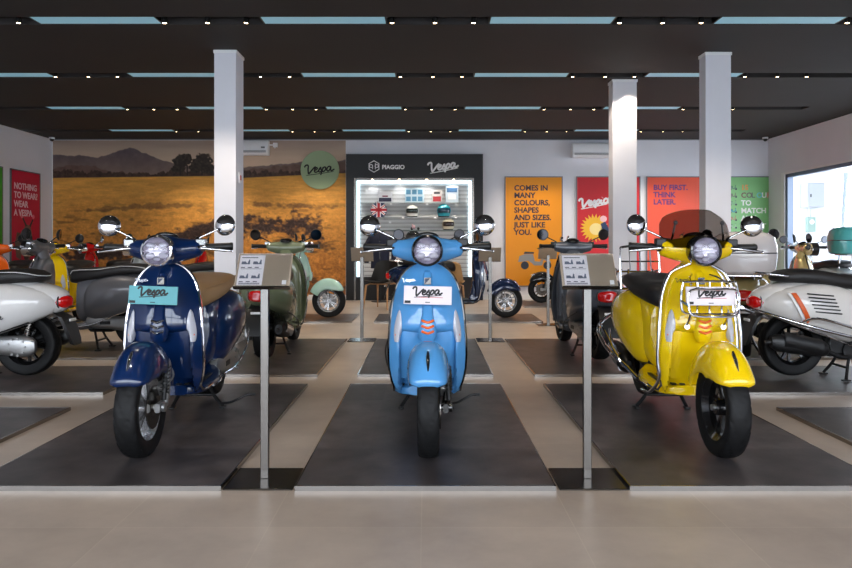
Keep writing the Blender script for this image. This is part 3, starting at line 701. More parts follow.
part('black_hose', MB().tube(spl([(-.02,-.06,1.05),(-.12,-.1,.8),(-.05,-.12,.62),(.12,-.1,.6),(.28,-.08,.75)],6), .012, 8), BLKPL, o)
o = thing('floor_grate', 'dark square grate box on the ground outside the window', 'grate', (8.0, 13.9, 0))
part('grate_frame', MB().bbox(-.2,.2,-.15,.15,-.02,.42,.01), mat('grate_grey', (60,60,62), .5), o)

# ================================================================== SCOOTER
CACHE = {}
def cm(key, fn, sharp=38):
    if key not in CACHE: CACHE[key] = fn().mesh(key.split(':')[0], sharp)
    return CACHE[key]
Y0 = -.665
def P3(x, s, z): return Vector((x, s+Y0, z))
FZ, RZ = .23, .250
HW = [(.19,.095),(.205,.135),(.225,.155),(.25,.17),(.30,.187),(.36,.197),(.42,.20),(.52,.197),(.617,.190),(.70,.180),(.767,.165),(.80,.153),(.83,.137),(.855,.118),(.875,.098),(.89,.076),(.90,.052),(.906,.028),(.909,.0)]
SCEN = [(.19,.345),(.25,.305),(.30,.28),(.45,.245),(.6,.252),(.75,.285),(.85,.32),(.91,.348)]
def shield_pt(u, z, off=0.):
    hw = lerp(HW, z); x = u*hw
    s = lerp(SCEN, z)+.085*abs(u)**2.4*(hw/.19)
    # central crown and the arch that clears the mudguard
    arch = sm(.150,.118, abs(x))*sm(.575,.50, z)
    s += .15*arch
    return P3(x, s+off, z)
ZS = [.19,.197,.205,.215,.235,.26,.29,.32,.36,.40,.43,.46,.48,.50,.515,.53,.545,.56,.575,.60,.64,.68,.72,.76,.79,.815,.835,.855,.87,.882,.892,.899,.904,.9075,.909]
US = [math.sin(PI/2*(-1+2*k/44)) for k in range(45)]
def m_shield():
    us = [-1+2*k/54 for k in range(55)]
    def back(u, z): 
        hw = lerp(HW, z); s = lerp(SCEN, z)+.085*abs(u)**2.4*(hw/.19)+.03+.02*(1-u*u)
        a = sm(.150,.118, abs(u*hw))*sm(.575,.50, z); return P3(u*hw*.985, s+.15*a, z)
    return MB().slab(shield_pt, back, us, ZS)
def edge_path(off=-.004, zlo=.24):
    zz = [z for z in ZS if z >= zlo]
    L = [shield_pt(-1, z)+Vector((-.002,off+.008,0)) for z in zz]; R = [shield_pt(1, z)+Vector((.002,off+.008,0)) for z in zz][::-1]
    tailL = [P3(-.185,.60,.225), P3(-.182,.50,.222), P3(-.176,.44,.225)]
    tailR = [P3(.176,.44,.225), P3(.182,.50,.222), P3(.185,.60,.225)]
    return tailL+L+R[1:]+tailR
def m_trim(): return MB().tube(edge_path(), .0075, 8)
def m_inner():
    rg = []
    for z, w_, s0, s1 in [(.30,.155,.37,.44),(.40,.16,.335,.44),(.48,.16,.31,.455),(.60,.16,.295,.46),(.72,.15,.32,.465),(.80,.125,.335,.465),(.85,.09,.37,.46),(.875,.05,.38,.44)]:
        rg.append([P3(w_*math.copysign(abs(math.cos(a))**.5, math.cos(a)), (s0+s1)/2+(s1-s0)/2*math.copysign(abs(math.sin(a))**.5, math.sin(a)), z) for a in [2*PI*k/28 for k in range(28)]])
    return MB().loft(rg)
def m_floor():
    rg = []
    for s, w_, zc, h in [(.42,.10,.225,.026),(.45,.15,.222,.028),(.50,.178,.222,.028),(.60,.186,.222,.027),(.74,.19,.225,.03),(.84,.18,.235,.04),(.90,.13,.25,.05)]:
        rg.append(sring(0, s+Y0, zc, w_, h, 4, 28))
    return MB().loft(rg)
def m_mat():
    mb = MB()
    for k in range(-3, 4):
        if k == 0: continue
        mb.bbox(k*.045-.014, k*.045+.014, .44+Y0, .80+Y0, .248, .258, .003)
    return mb
def m_tunnel():
    return MB().loft([sring(0, s+Y0, z, w_, h, 3, 20) for s, w_, z, h in [(.42,.05,.26,.03),(.6,.05,.26,.03),(.8,.055,.27,.04)]])
def m_body():
    T = [(.765,.10,.30,.62),(.78,.125,.28,.68),(.82,.14,.265,.705),(.90,.155,.28,.725),(1.05,.162,.33,.735),(1.20,.165,.38,.735),(1.35,.16,.42,.73),(1.46,.14,.455,.71),(1.54,.108,.48,.685),(1.60,.075,.505,.655),(1.625,.035,.53,.63)]
    return MB().loft([sring(0, s+Y0, (a+b)/2, w_, (b-a)/2, 3, 32) for s, w_, a, b in T])
def m_cowl(sd_):
    T = [(.845,.015,.40,.52),(.86,.045,.34,.58),(.90,.075,.295,.635),(.97,.103,.28,.675),(1.05,.120,.295,.70),(1.15,.132,.325,.715),(1.25,.134,.36,.715),(1.35,.126,.40,.70),(1.43,.104,.43,.68),(1.50,.078,.465,.655),(1.55,.050,.495,.625),(1.58,.02,.53,.59)]
    rg = []
    for s, w_, a, b in T:
        cx = .105 if s < 1.4 else .105-(s-1.4)*.25
        rg.append([Vector((sd_*p.x, p.y, p.z)) for p in sring(cx, s+Y0, (a+b)/2, w_, (b-a)/2, 2.35, 28)])
    return MB().loft(rg)
def m_seat():
    T = [(.690,.05,.655,.70),(.705,.095,.635,.745),(.74,.128,.630,.772),(.82,.152,.640,.782),(.93,.168,.655,.784),(1.03,.177,.672,.790),(1.12,.178,.690,.808),(1.22,.175,.705,.820),(1.32,.165,.712,.820),(1.40,.14,.716,.808),(1.45,.10,.722,.79),(1.475,.04,.735,.77)]
    return MB().loft([sring(0, s+Y0, (a+b)/2, w_, (b-a)/2, 3.0, 32) for s, w_, a, b in T])
def m_piping():
    T = [(.705,.090,.72),(.74,.125,.752),(.82,.150,.762),(.93,.166,.764),(1.03,.175,.77),(1.12,.177,.785),(1.22,.174,.797),(1.32,.164,.797),(1.40,.139,.785),(1.45,.098,.77)]
    L = [P3(-w_*.985, s, z) for s, w_, z in T]; R = [P3(w_*.985, s, z) for s, w_, z in T][::-1]
    return MB().tube(L+[P3(-.03,1.475,.765),P3(.03,1.475,.765)]+R, .0035, 6)
def tyre_fn(wd, R, c):
    def f():
        pr = []
        for k in range(25):
            a = -1+2*k/24; t = abs(a)
            if t > .62: q = (t-.62)/.38; r = (R-.022)-(R-.022-.152)*q; x = math.copysign(wd/2*(1.0-.18*q*q), a)
            else: q = t/.62; r = R-.022*q**2.2; x = math.copysign(wd/2*math.sin(q*PI/2)*1.0, a)
            pr.append((r, x))
        def dis(k, j, r, a):
            if r < R-.024: return r
            g = (k*1.0 + abs(a)*260*(1 if a > 0 else 1) + (6 if a > 0 else 0)) % 12
            if g < 1.4 and abs(a) > .008: return r-.006
            return r
        return MB().lathe(pr, c, 'x', 144, dis)
    return f
def rim_fn(c, wd=.09):
    def f():
        mb = MB(); c_ = Vector(c)
        pr = [(.158,-wd/2),(.158,-wd/2+.006),(.146,-wd/2+.010),(.135,-wd/2+.026),(.135,wd/2-.026),(.146,wd/2-.010),(.158,wd/2-.006),(.158,wd/2),(.152,wd/2),(.128,wd/2-.026),(.128,-wd/2+.026),(.152,-wd/2)]
        mb.lathe(pr, c, 'x', 56, closed=True)
        mb.lathe([(0,-.035),(.030,-.035),(.036,-.028),(.036,.028),(.030,.035),(0,.035)], c, 'x', 24)
        for k in range(5):
            for d in (-.17, .17):
                a0 = 2*PI*k/5+d*.9; a1 = 2*PI*k/5+d*1.35; rg = []
                for t in (0, .35, .7, 1):
                    a = a0+(a1-a0)*t; r = .028+.108*t; ctr = Vector((.016*(1-t*.6), r*math.cos(a), r*math.sin(a))); tg = Vector((0,-math.sin(a),math.cos(a)))
                    w_ = .009-.002*t; h = .012
                    rg.append([c_+ctr+tg*w_+Vector((h,0,0)), c_+ctr-tg*w_+Vector((h,0,0)), c_+ctr-tg*w_*1.1-Vector((h,0,0)), c_+ctr+tg*w_*1.1-Vector((h,0,0))])
                mb.loft(rg)
        return mb
    return f
FC, RC = P3(0,0,FZ), P3(0,1.33,RZ)
def fender_pt(th, u, off=0.):
    # th from the vertical, negative = forward
    R = lerp([(-.97,.250),(-.93,.258),(-.85,.266),(-.6,.283),(-.3,.303),(.0,.312),(.3,.312),(.7,.300),(1.1,.29)], th)+off
    w_ = lerp([(-.97,.045),(-.94,.066),(-.88,.080),(-.78,.088),(-.5,.095),(-.2,.100),(.3,.104),(.8,.104),(1.1,.10)], th)+off
    dr = lerp([(-.97,.012),(-.90,.035),(-.8,.065),(-.6,.10),(-.3,.145),(.3,.145),(1.1,.125)], th)
    a = u*PI/2; cs = math.cos(a); r = R-dr*(1-abs(cs)**.9); x = w_*math.copysign(abs(math.sin(a))**.85, u)
    return P3(x, r*math.sin(th), FZ+r*math.cos(th))
def m_fender():
    us = [-.97+2.07*k/34 for k in range(35)]; vs = [-1+2*k/24 for k in range(25)]
    return MB().slab(lambda a,b: fender_pt(a,b), lambda a,b: fender_pt(a,b,-.006), us, vs)
def m_crest():
    mb = MB(); rg = []
    for t in [-1.0,-.85,-.65,-.4,-.15,.05,.16]:
        th = -.42+t*.32; w_ = lerp([(-1,.002),(-.7,.007),(-.3,.010),(.0,.009),(.16,.002)], t); h = lerp([(-1,.002),(-.4,.010),(.05,.014),(.16,.004)], t)
        p = fender_pt(th, 0); n = Vector((0, math.sin(th), math.cos(th)))
        rg.append([p+Vector((w_*math.cos(a),0,0))+n*(h*math.sin(a)) for a in [2*PI*k/10 for k in range(10)]])
    return mb.loft(rg)
def m_fork():
    mb = MB()
    mb.tube(spl([(.04,.15+Y0,.44),(.07,.13+Y0,.43),(.088,.10+Y0,.41),(.094,.07+Y0,.36),(.092,.065+Y0,.28),(.085,.06+Y0,.235)],5), [.022]*6+[.02]*20, 12)
    mb.loft([sring(.085, .085+Y0, .235, .014, .02, 3, 12), sring(.085, .03+Y0, .232, .014, .024, 3, 12), sring(.082, -.03+Y0, .23, .014, .022, 3, 12)])
    mb.cyl(P3(-.05,0,FZ), P3(.105,0,FZ), .014); mb.cyl(P3(.098,0,FZ), P3(.112,0,FZ), .022)
    return mb
def m_shock():
    mb = MB(); mb.cyl(P3(.098,.02,.26), P3(.092,.08,.42), .012)
    n = 60; mb.tube([P3(.0965,.03,.29)+(P3(.092,.078,.41)-P3(.0965,.03,.29))*(k/n)+Vector((.019*math.cos(k*.75),.019*math.sin(k*.75),0)) for k in range(n+1)], .0035, 5)
    return mb
def m_disc(c, x): return lambda: MB().lathe([(.045,x-.003),(.10,x-.003),(.10,x+.002),(.045,x+.002)], c, 'x', 40, closed=True).lathe([(.0,x-.002),(.05,x-.002),(.05,x+.002),(0,x+.002)], c, 'x', 20)
def m_caliper(): return MB().bbox(.052,.098,-.02,.035,-.03,.03,.008, Matrix.Translation(P3(0,.075,.30)) @ Matrix.Rotation(.6,4,'X')).cyl(P3(.098,.08,.30),P3(.104,.08,.30),.012).tube(spl([P3(.09,.10,.32),P3(.11,.13,.36),P3(.07,.16,.42)],5), .005, 6)
# headset -----------------------------------------------------------------
def m_headset():
    T = [(0,.088,.078,.305,.988),(.03,.087,.077,.306,.988),(.055,.078,.071,.310,.988),(.075,.066,.062,.318,.989),(.095,.060,.060,.328,.989),(.12,.054,.054,.336,.991),(.15,.048,.048,.343,.995),(.178,.041,.041,.349,.998),(.19,.026,.025,.352,1.002)]
    rg = []
    for x, ry, rz, s, z in [(-a[0],*a[1:]) for a in T[::-1][:-1]]+T:
        rg.append([P3(x, s+ry*math.cos(a), z+rz*math.sin(a)) for a in [2*PI*k/24 for k in range(24)]])
    mb = MB().loft(rg)
    rg = []
    for z, rx, ry, s in [(.885,.075,.05,.375),(.91,.072,.052,.368),(.935,.066,.052,.355),(.965,.07,.06,.335)]:
        rg.append([P3(rx*math.cos(a), s+ry*math.sin(a), z) for a in [2*PI*k/24 for k in range(24)]])
    return mb.loft(rg)
HL = P3(0,.196,.986)
def hl(prof, n=40): return lambda: MB().lathe(prof, HL, 'y', n)
def m_bezel(): return MB().lathe([(.060,.045),(.079,.065),(.081,.0),(.078,-.012),(.070,-.016),(.066,-.008),(.064,.02)], HL, 'y', 44)
def m_reflector():
    mb = MB().lathe([(.066,.0),(.055,.009),(.035,.015),(0,.018)], HL, 'y', 40)
    return mb
def m_lampbits():
    mb = MB()
    mb.box(-.05,.05,-.004,.014,-.003,.003, Matrix.Translation(HL))
    for s_ in (-1,1):
        mb.ell(HL+Vector((s_*.028,.006,.024)), (.020,.010,.013)); mb.ell(HL+Vector((s_*.030,.006,-.022)), (.021,.010,.014))
    mb.ell(HL+Vector((0,.004,-.04)), (.016,.01,.008))
    return mb
def m_lens(): return MB().lathe([(.0665,-.006),(.060,-.016),(.045,-.022),(.02,-.026),(0,-.027),(0,-.024),(.02,-.023),(.045,-.019),(.059,-.012),(.0655,-.003)], HL, 'y', 40)
def m_grip(s_):
    return lambda: MB().tube([P3(s_*.188,.354,1.002),P3(s_*.20,.357,1.003),P3(s_*.205,.358,1.003),P3(s_*.32,.392,1.006),P3(s_*.325,.393,1.006),P3(s_*.335,.396,1.006)], [.016,.016,.0185,.0185,.021,.019], 16)
def m_lever(s_):
    return lambda: MB().tube(spl([P3(s_*.165,.318,1.0),P3(s_*.20,.30,.997),P3(s_*.26,.305,.990),P3(s_*.325,.325,.983),P3(s_*.345,.335,.981)],4), [.009]*6+[.0075]*6+[.006]*4+[.009], 10)
def m_master(s_):
    return lambda: MB().bbox(-.028,.028,-.022,.022,-.014,.026,.006, Matrix.Translation(P3(s_*.185,.338,1.022))).cyl(P3(s_*.158,.33,1.0),P3(s_*.20,.345,1.004),.024)
def m_stem(s_):
    return lambda: MB().tube(spl([P3(s_*.165,.345,1.03),P3(s_*.172,.35,1.05),P3(s_*.215,.352,1.072),P3(s_*.275,.358,1.100)],5), [.009]*5+[.0055]*11, 10).cyl(P3(s_*.165,.343,1.015),P3(s_*.165,.345,1.038),.012)
def MM(s_): return Matrix.Translation(P3(s_*.302,.366,1.118)) @ Matrix.Scale(1.14,4) @ Matrix.Rotation(s_*-.25,4,'Z') @ Matrix.Rotation(-.12,4,'X')
def m_mirror(s_): return lambda: MB().lathe([(0,-.024),(.018,-.023),(.034,-.018),(.046,-.008),(.050,.0),(.048,.006),(.044,.008)], (0,0,0), 'y', 32).xf(MM(s_))
def m_mglass(s_): return lambda: MB().lathe([(0,.006),(.0435,.006),(.0435,.008),(0,.008)], (0,0,0), 'y', 32).xf(MM(s_))
def m_dash(): return MB().xf(Matrix.Identity(4)).add(*(lambda q: (q.v, q.f))(MB().ell((0,0,0),(.062,.05,.02)).xf(Matrix.Translation(P3(0,.355,1.058)) @ Matrix.Rotation(-.35,4,'X'))))
def m_tie():
    rg = []
    for z, w_, pr in [(.865,.012,.002),(.85,.020,.010),(.80,.023,.014),(.72,.024,.015),(.64,.026,.018),(.60,.034,.024),(.565,.038,.024),(.53,.036,.018),(.505,.024,.006)]:
        s = lerp(SCEN, z)
        rg.append([P3(w_*1.25,s+.012,z),P3(w_,s-pr*.7,z),P3(w_*.6,s-pr,z),P3(-w_*.6,s-pr,z),P3(-w_,s-pr*.7,z),P3(-w_*1.25,s+.012,z)])
    return MB().loft(rg)
def m_grille():
    mb = MB()
    for k, z in enumerate((.61,.583,.556)):
        w_ = .030; s = lerp(SCEN, z)-.026
        mb.tube(spl([P3(-w_,s+.006,z+.006),P3(-w_*.5,s,z),P3(0,s-.002,z-.004),P3(w_*.5,s,z),P3(w_,s+.006,z+.006)],3), .0065, 8)
    return mb
def m_badge():
    s = lerp(SCEN,.81)-.018
    return MB().box(-.017,.017,s-.004+Y0,s+Y0,.795,.83)
def m_badge2():
    s = lerp(SCEN,.81)-.0225
    return MB().add([P3(-.013,s,.799),P3(.013,s,.826),P3(-.013,s,.826),P3(-.013,s-.001,.799),P3(.013,s-.001,.826),P3(-.013,s-.001,.826)],[(0,1,2),(5,4,3),(0,3,4,1),(1,4,5,2),(2,5,3,0)])
def m_signal(s_):
    def f():
        def pt(a, b, off):
            z = .50+.165*b; wv = .019*math.sin(PI*min(1,max(0.02,(.06+.94*b))))**.45*(1-.45*b)*1.28
            hw = lerp(HW, z); x = (.158-.014*b)+a*wv; p = shield_pt(x/hw, z); return Vector((s_*x, p.y-off-.006*(1-a*a), p.z))
        us = [-1+2*k/8 for k in range(9)]; vs = [k/14 for k in range(15)]
        return MB().slab(lambda a,b: pt(a,b,.006), lambda a,b: pt(a,b,-.006), us, vs)
    return f
def m_sigbulb(s_): return lambda: MB().ell(P3(s_*.158,lerp(SCEN,.545)+.052,.535),(.010,.008,.012))
def m_tail():
    return MB().loft([sring(0, s+Y0, .572, w_, h, 3, 24) for s, w_, h in [(1.52,.100,.040),(1.56,.094,.047),(1.60,.080,.050),(1.63,.060,.045),(1.648,.035,.03)]])
def m_tailtrim(): return MB().tube([P3(p.x*1.0, 1.59, p.z) for p in sring(0,0,.572,.088,.053,3,28)], .006, 6, closed=True)
def m_plateholder():
    return MB().loft([[P3(x,s,z) for x,z_ in ((-w_,0),(w_,0),(w_,0),(-w_,0)) for z in ()] or [P3(-w_,s,z),P3(w_,s,z),P3(w_,s+.03,z-.012),P3(-w_,s+.03,z-.012)] for s,z,w_ in [(1.50,.52,.06),(1.585,.47,.08),(1.625,.40,.085),(1.66,.30,.075),(1.67,.26,.06)]])
def m_reflector_r(): return MB().bbox(-.045,.045,1.655+Y0,1.667+Y0,.425,.445,.003)
def m_engine():
    mb = MB(); T = [(.88,.02,.275,.03),(.90,.035,.275,.05),(1.00,.042,.27,.062),(1.12,.042,.262,.060),(1.24,.044,.255,.072),(1.36,.044,.25,.080),(1.42,.036,.25,.066),(1.45,.02,.25,.04)]
    mb.loft([sring(.125, s+Y0, z, w_, h, 3, 24) for s, w_, z, h in T])
    for k in range(9):
        a = k*.7; mb.cyl(P3(.16,1.33+.062*math.cos(a),.25+.062*math.sin(a)), P3(.175,1.33+.062*math.cos(a),.25+.062*math.sin(a)), .008, n=8)
    mb.lathe([(0,.168),(.035,.168),(.04,.16)], P3(0,1.33,.25), 'x', 20)
    return mb
def m_engblock():
    return MB().bbox(-.11,.10,.86+Y0,1.12+Y0,.17,.34,.03).bbox(-.07,.07,1.10+Y0,1.30+Y0,.24,.30,.02).cyl(P3(-.10,.95,.22),P3(-.13,.95,.22),.06)
def m_engplate(): return MB().bbox(.166,.171,1.02+Y0,1.12+Y0,.25,.282,.002)
def m_exhaust():
    mb = MB().tube(spl([P3(-.10,.92,.20),P3(-.13,1.0,.17),P3(-.15,1.10,.20),P3(-.165,1.20,.25)],5), .018, 10)
    mb.loft([sring(-.165, s+Y0, z, w_, h, 2.4, 22) for s, w_, z, h in [(1.14,.02,.235,.03),(1.17,.045,.24,.055),(1.25,.052,.25,.065),(1.40,.052,.27,.068),(1.52,.048,.285,.062),(1.56,.03,.29,.04)]])
    mb.cyl(P3(-.165,1.56,.29),P3(-.165,1.60,.285),.016)
    return mb
def m_exshield(): 
    def pt(u,v,o_): a = PI+u*.9; s = 1.20+.28*v; return P3(-.165+(.058+o_)*math.cos(a), s, .25+.06*v+(.072+o_)*math.sin(a)*1.0)
    us=[-1+2*k/10 for k in range(11)]; vs=[k/6 for k in range(7)]
    return MB().slab(lambda a,b: pt(a,b,.004), lambda a,b: pt(a,b,0), us, vs)
def m_stand():
    mb = MB()
    for s_ in (-1,1):
        mb.tube(spl([P3(s_*.07,.93,.19),P3(s_*.10,.96,.10),P3(s_*.15,1.0,.014)],4), .011, 8)
        mb.bbox(-.016,.016,-.03,.03,0,.012,.003, Matrix.Translation(P3(s_*.152,1.0,.0)))
    mb.cyl(P3(-.11,.965,.09),P3(.11,.965,.09),.009); mb.cyl(P3(-.08,.93,.19),P3(.08,.93,.19),.014)
    return mb
def m_kick(): return MB().tube(spl([P3(.145,.99,.03),P3(.19,1.03,.028),P3(.23,1.06,.04),P3(.28,1.08,.062),P3(.31,1.09,.062)],4), .0075, 8).bbox(-.02,.02,-.008,.008,-.006,.008,.002, Matrix.Translation(P3(.315,1.09,.064)))
def m_rshock():
    mb = MB().cyl(P3(.10,1.36,.27), P3(.07,1.40,.5), .014)
    n=70; a=P3(.10,1.365,.30); b=P3(.075,1.395,.46)
    return mb.tube([a+(b-a)*(k/n)+Vector((.026*math.cos(k*.8),.026*math.sin(k*.8),0)) for k in range(n+1)], .005, 5)
def m_grab(): 
    return MB().tube(spl([P3(-.12,1.38,.765),P3(-.125,1.47,.775),P3(-.09,1.56,.785),P3(0,1.59,.79),P3(.09,1.56,.785),P3(.125,1.47,.775),P3(.12,1.38,.765)],5), .009, 10)
def m_rlip(): return MB().tube(spl([P3(.19,.62,.212),P3(.19,.75,.212),P3(.19,.86,.235),P3(.235,1.0,.265),P3(.255,1.2,.345),P3(.22,1.45,.435)],5), .0055, 8).tube(spl([P3(-.19,.62,.212),P3(-.19,.75,.212),P3(-.19,.86,.235),P3(-.235,1.0,.265),P3(-.255,1.2,.345),P3(-.22,1.45,.435)],5), .0055, 8)
# extras ------------------------------------------------------------------
def m_screen():
    def pt(u, v, o_):
        z = 1.0+.20*v; w_ = lerp([(0,.165),(.3,.186),(.7,.178),(.9,.156),(1,.122)], v); x = u*w_
        top = 1-.10*abs(u)**3; zz = 1.0+(z-1.0)*top
        s = .225+.08*v+.10*abs(u)**2.2+o_
        if zz < 1.06 and abs(x) < .0: s += 0
        return P3(x, s, zz)
    us = [-1+2*k/28 for k in range(29)]; vs = [k/16 for k in range(17)]
    return MB().slab(lambda a,b: pt(a,b,0), lambda a,b: pt(a,b,.004), us, vs)
def m_screenarm(s_):
    mb = MB()
    mb.tube(spl([P3(s_*.14,.34,1.02),P3(s_*.13,.31,1.06),P3(s_*.12,.302,1.13)],4), .0055, 8).ell(P3(s_*.12,.295,1.13),(.012,.006,.012))
    return mb
def m_frontrack():
    mb = MB(); r = .006; s0 = .165
    def loop(pts): mb.tube(spl([P3(*p) for p in pts], 4, True), r, 8, closed=True)
    loop([(-.13,s0,.80),(-.10,s0,.815),(.10,s0,.815),(.13,s0,.80),(.138,s0,.72),(.12,s0,.66),(0,s0,.655),(-.12,s0,.66),(-.138,s0,.72)])
    loop([(-.11,s0-.06,.775),(0,s0-.07,.78),(.11,s0-.06,.775),(.12,s0-.06,.70),(.10,s0-.07,.655),(0,s0-.08,.65),(-.10,s0-.07,.655),(-.12,s0-.06,.70)])
    for x in (-.06,0,.06): mb.tube(spl([P3(x,s0,.815),P3(x,s0-.01,.73),P3(x,s0,.66),P3(x,s0-.07,.65)],4), .004, 6)
    for x in (-.09,.09):
        mb.tube(spl([P3(x,s0,.80),P3(x*.8,.24,.83),P3(x*.5,.29,.845)],4), r, 8)
        mb.tube(spl([P3(x,s0,.66),P3(x*1.02,.20,.615),P3(x*1.0,.245,.585)],4), r, 8)
        mb.cyl(P3(x,.225,.585),P3(x,.30,.585),.014)
    for s_ in (-1,1): mb.tube([P3(s_*.138,s0,.72),P3(s_*.12,s0-.06,.70)], r, 8)
    return mb
def m_crash():
    mb = MB(); pts = []
    for s_ in (-1,1):
        q = [shield_pt(s_*.985, z)+Vector((s_*.014,-.022,0)) for z in (.30,.40,.52,.62,.70,.77,.82,.86)]
        q = [P3(s_*.215,.62,.19), P3(s_*.21,.48,.205)] + q
        tp = [shield_pt(s_*.6,.893)+Vector((0,-.02,.008)), shield_pt(0,.905)+Vector((0,-.022,.010))]
        mb.tube(spl(q+tp, 5), .009, 10)
    return mb
def m_sidebar(s_):
    def f():
        mb = MB(); X = lambda x: s_*x
        mb.tube(spl([P3(X(.20),.80,.22),P3(X(.25),.88,.28),P3(X(.30),1.0,.33),P3(X(.315),1.2,.38),P3(X(.30),1.42,.44),P3(X(.20),1.60,.50),P3(X(.08),1.66,.52)],5), .012, 10)
        mb.tube(spl([P3(X(.25),.90,.27),P3(X(.305),.94,.36),P3(X(.31),1.08,.42),P3(X(.312),1.30,.475),P3(X(.30),1.42,.44)],5), .009, 8)
        return mb
    return f
def m_rearrack():
    mb = MB(); s0 = 1.50
    pts = [(-.13,s0,.70),(-.13,s0+.03,.94),(-.10,s0+.035,.985),(.10,s0+.035,.985),(.13,s0+.03,.94),(.13,s0,.70)]
    mb.tube(spl([P3(*p) for p in pts],5), .008, 8)
    mb.tube([P3(-.13,s0,.70),P3(.13,s0,.70)], .008, 8); mb.tube([P3(-.13,s0+.015,.885),P3(.13,s0+.015,.885)], .005, 8)
    for x in (-.07,0,.07): mb.tube([P3(x,s0,.83),P3(x,s0+.035,.975)], .005, 8)
    for x in (-.08,.08): mb.tube(spl([P3(x,s0,.83),P3(x,1.52,.77),P3(x,1.45,.735)],4), .008, 8)
    mb.tube([P3(-.13,s0,.83),P3(-.13,s0+.16,.81),P3(.13,s0+.16,.81),P3(.13,s0,.83)], .007, 8)
    return mb
def m_case(): 
    T = [(-.05,.21,.15),(-.03,.24,.175),(.08,.255,.185),(.18,.255,.18),(.26,.235,.155),(.295,.19,.11),(.31,.12,.06)]
    rg = []
    for z, w_, d_ in T: rg.append([P3(w_*math.copysign(abs(math.cos(a))**.6,math.cos(a)), 1.55+d_*math.copysign(abs(math.sin(a))**.6,math.sin(a)), .80+z) for a in [2*PI*k/36 for k in range(36)]])
    return MB().loft(rg)
def m_caseseam():
    return MB().tube([P3(.258*math.copysign(abs(math.cos(a))**.6,math.cos(a)), 1.55+.187*math.copysign(abs(math.sin(a))**.6,math.sin(a)), .93) for a in [2*PI*k/48 for k in range(48)]], .005, 6, closed=True)
def m_caserack(): return MB().tube([P3(-.12,1.42,.74),P3(-.12,1.70,.74),P3(.12,1.70,.74),P3(.12,1.42,.74)], .009, 8).tube([P3(-.08,1.46,.745),P3(-.08,1.44,.56)], .009, 8).tube([P3(.08,1.46,.745),P3(.08,1.44,.56)], .009, 8)
def m_slots(s_):
    def f():
        mb = MB()
        for k in range(6):
            s = 1.08+.012*k; z = .50+.026*k; mb.tube([P3(s_*.238,s,z),P3(s_*.240,s+.10,z+.008),P3(s_*.236,s+.19,z+.016)], .005, 6)
        return mb
    return f
def m_stripe(s_, s0, wv, dz=.22):
    def f():
        rg = []
        for t in [k/8 for k in range(9)]:
            z = .43+dz*t; s = s0+.12*t
            # follow the cowl surface
            c, h, cx, ww = .545, .165, .105, .130
            q = max(0,1-abs((z-.55)/.165)**2.35)**(1/2.35); x = s_*(cx+ww*q+.0025-.000*(t))
            rg.append([Vector((x,s+Y0,z)),Vector((x,s+wv+Y0,z)),Vector((x-s_*.006,s+wv+Y0,z)),Vector((x-s_*.006,s+Y0,z))])
        return MB().loft(rg)
    return f
def m_script_side(s_):
    mb = script_mb(.15, 'Vespa', .04, depth=.003)
    return mb.xf(Matrix.Translation(P3(s_*.2405,1.20,.47)) @ Matrix.Rotation(s_*PI/2,4,'Z'))

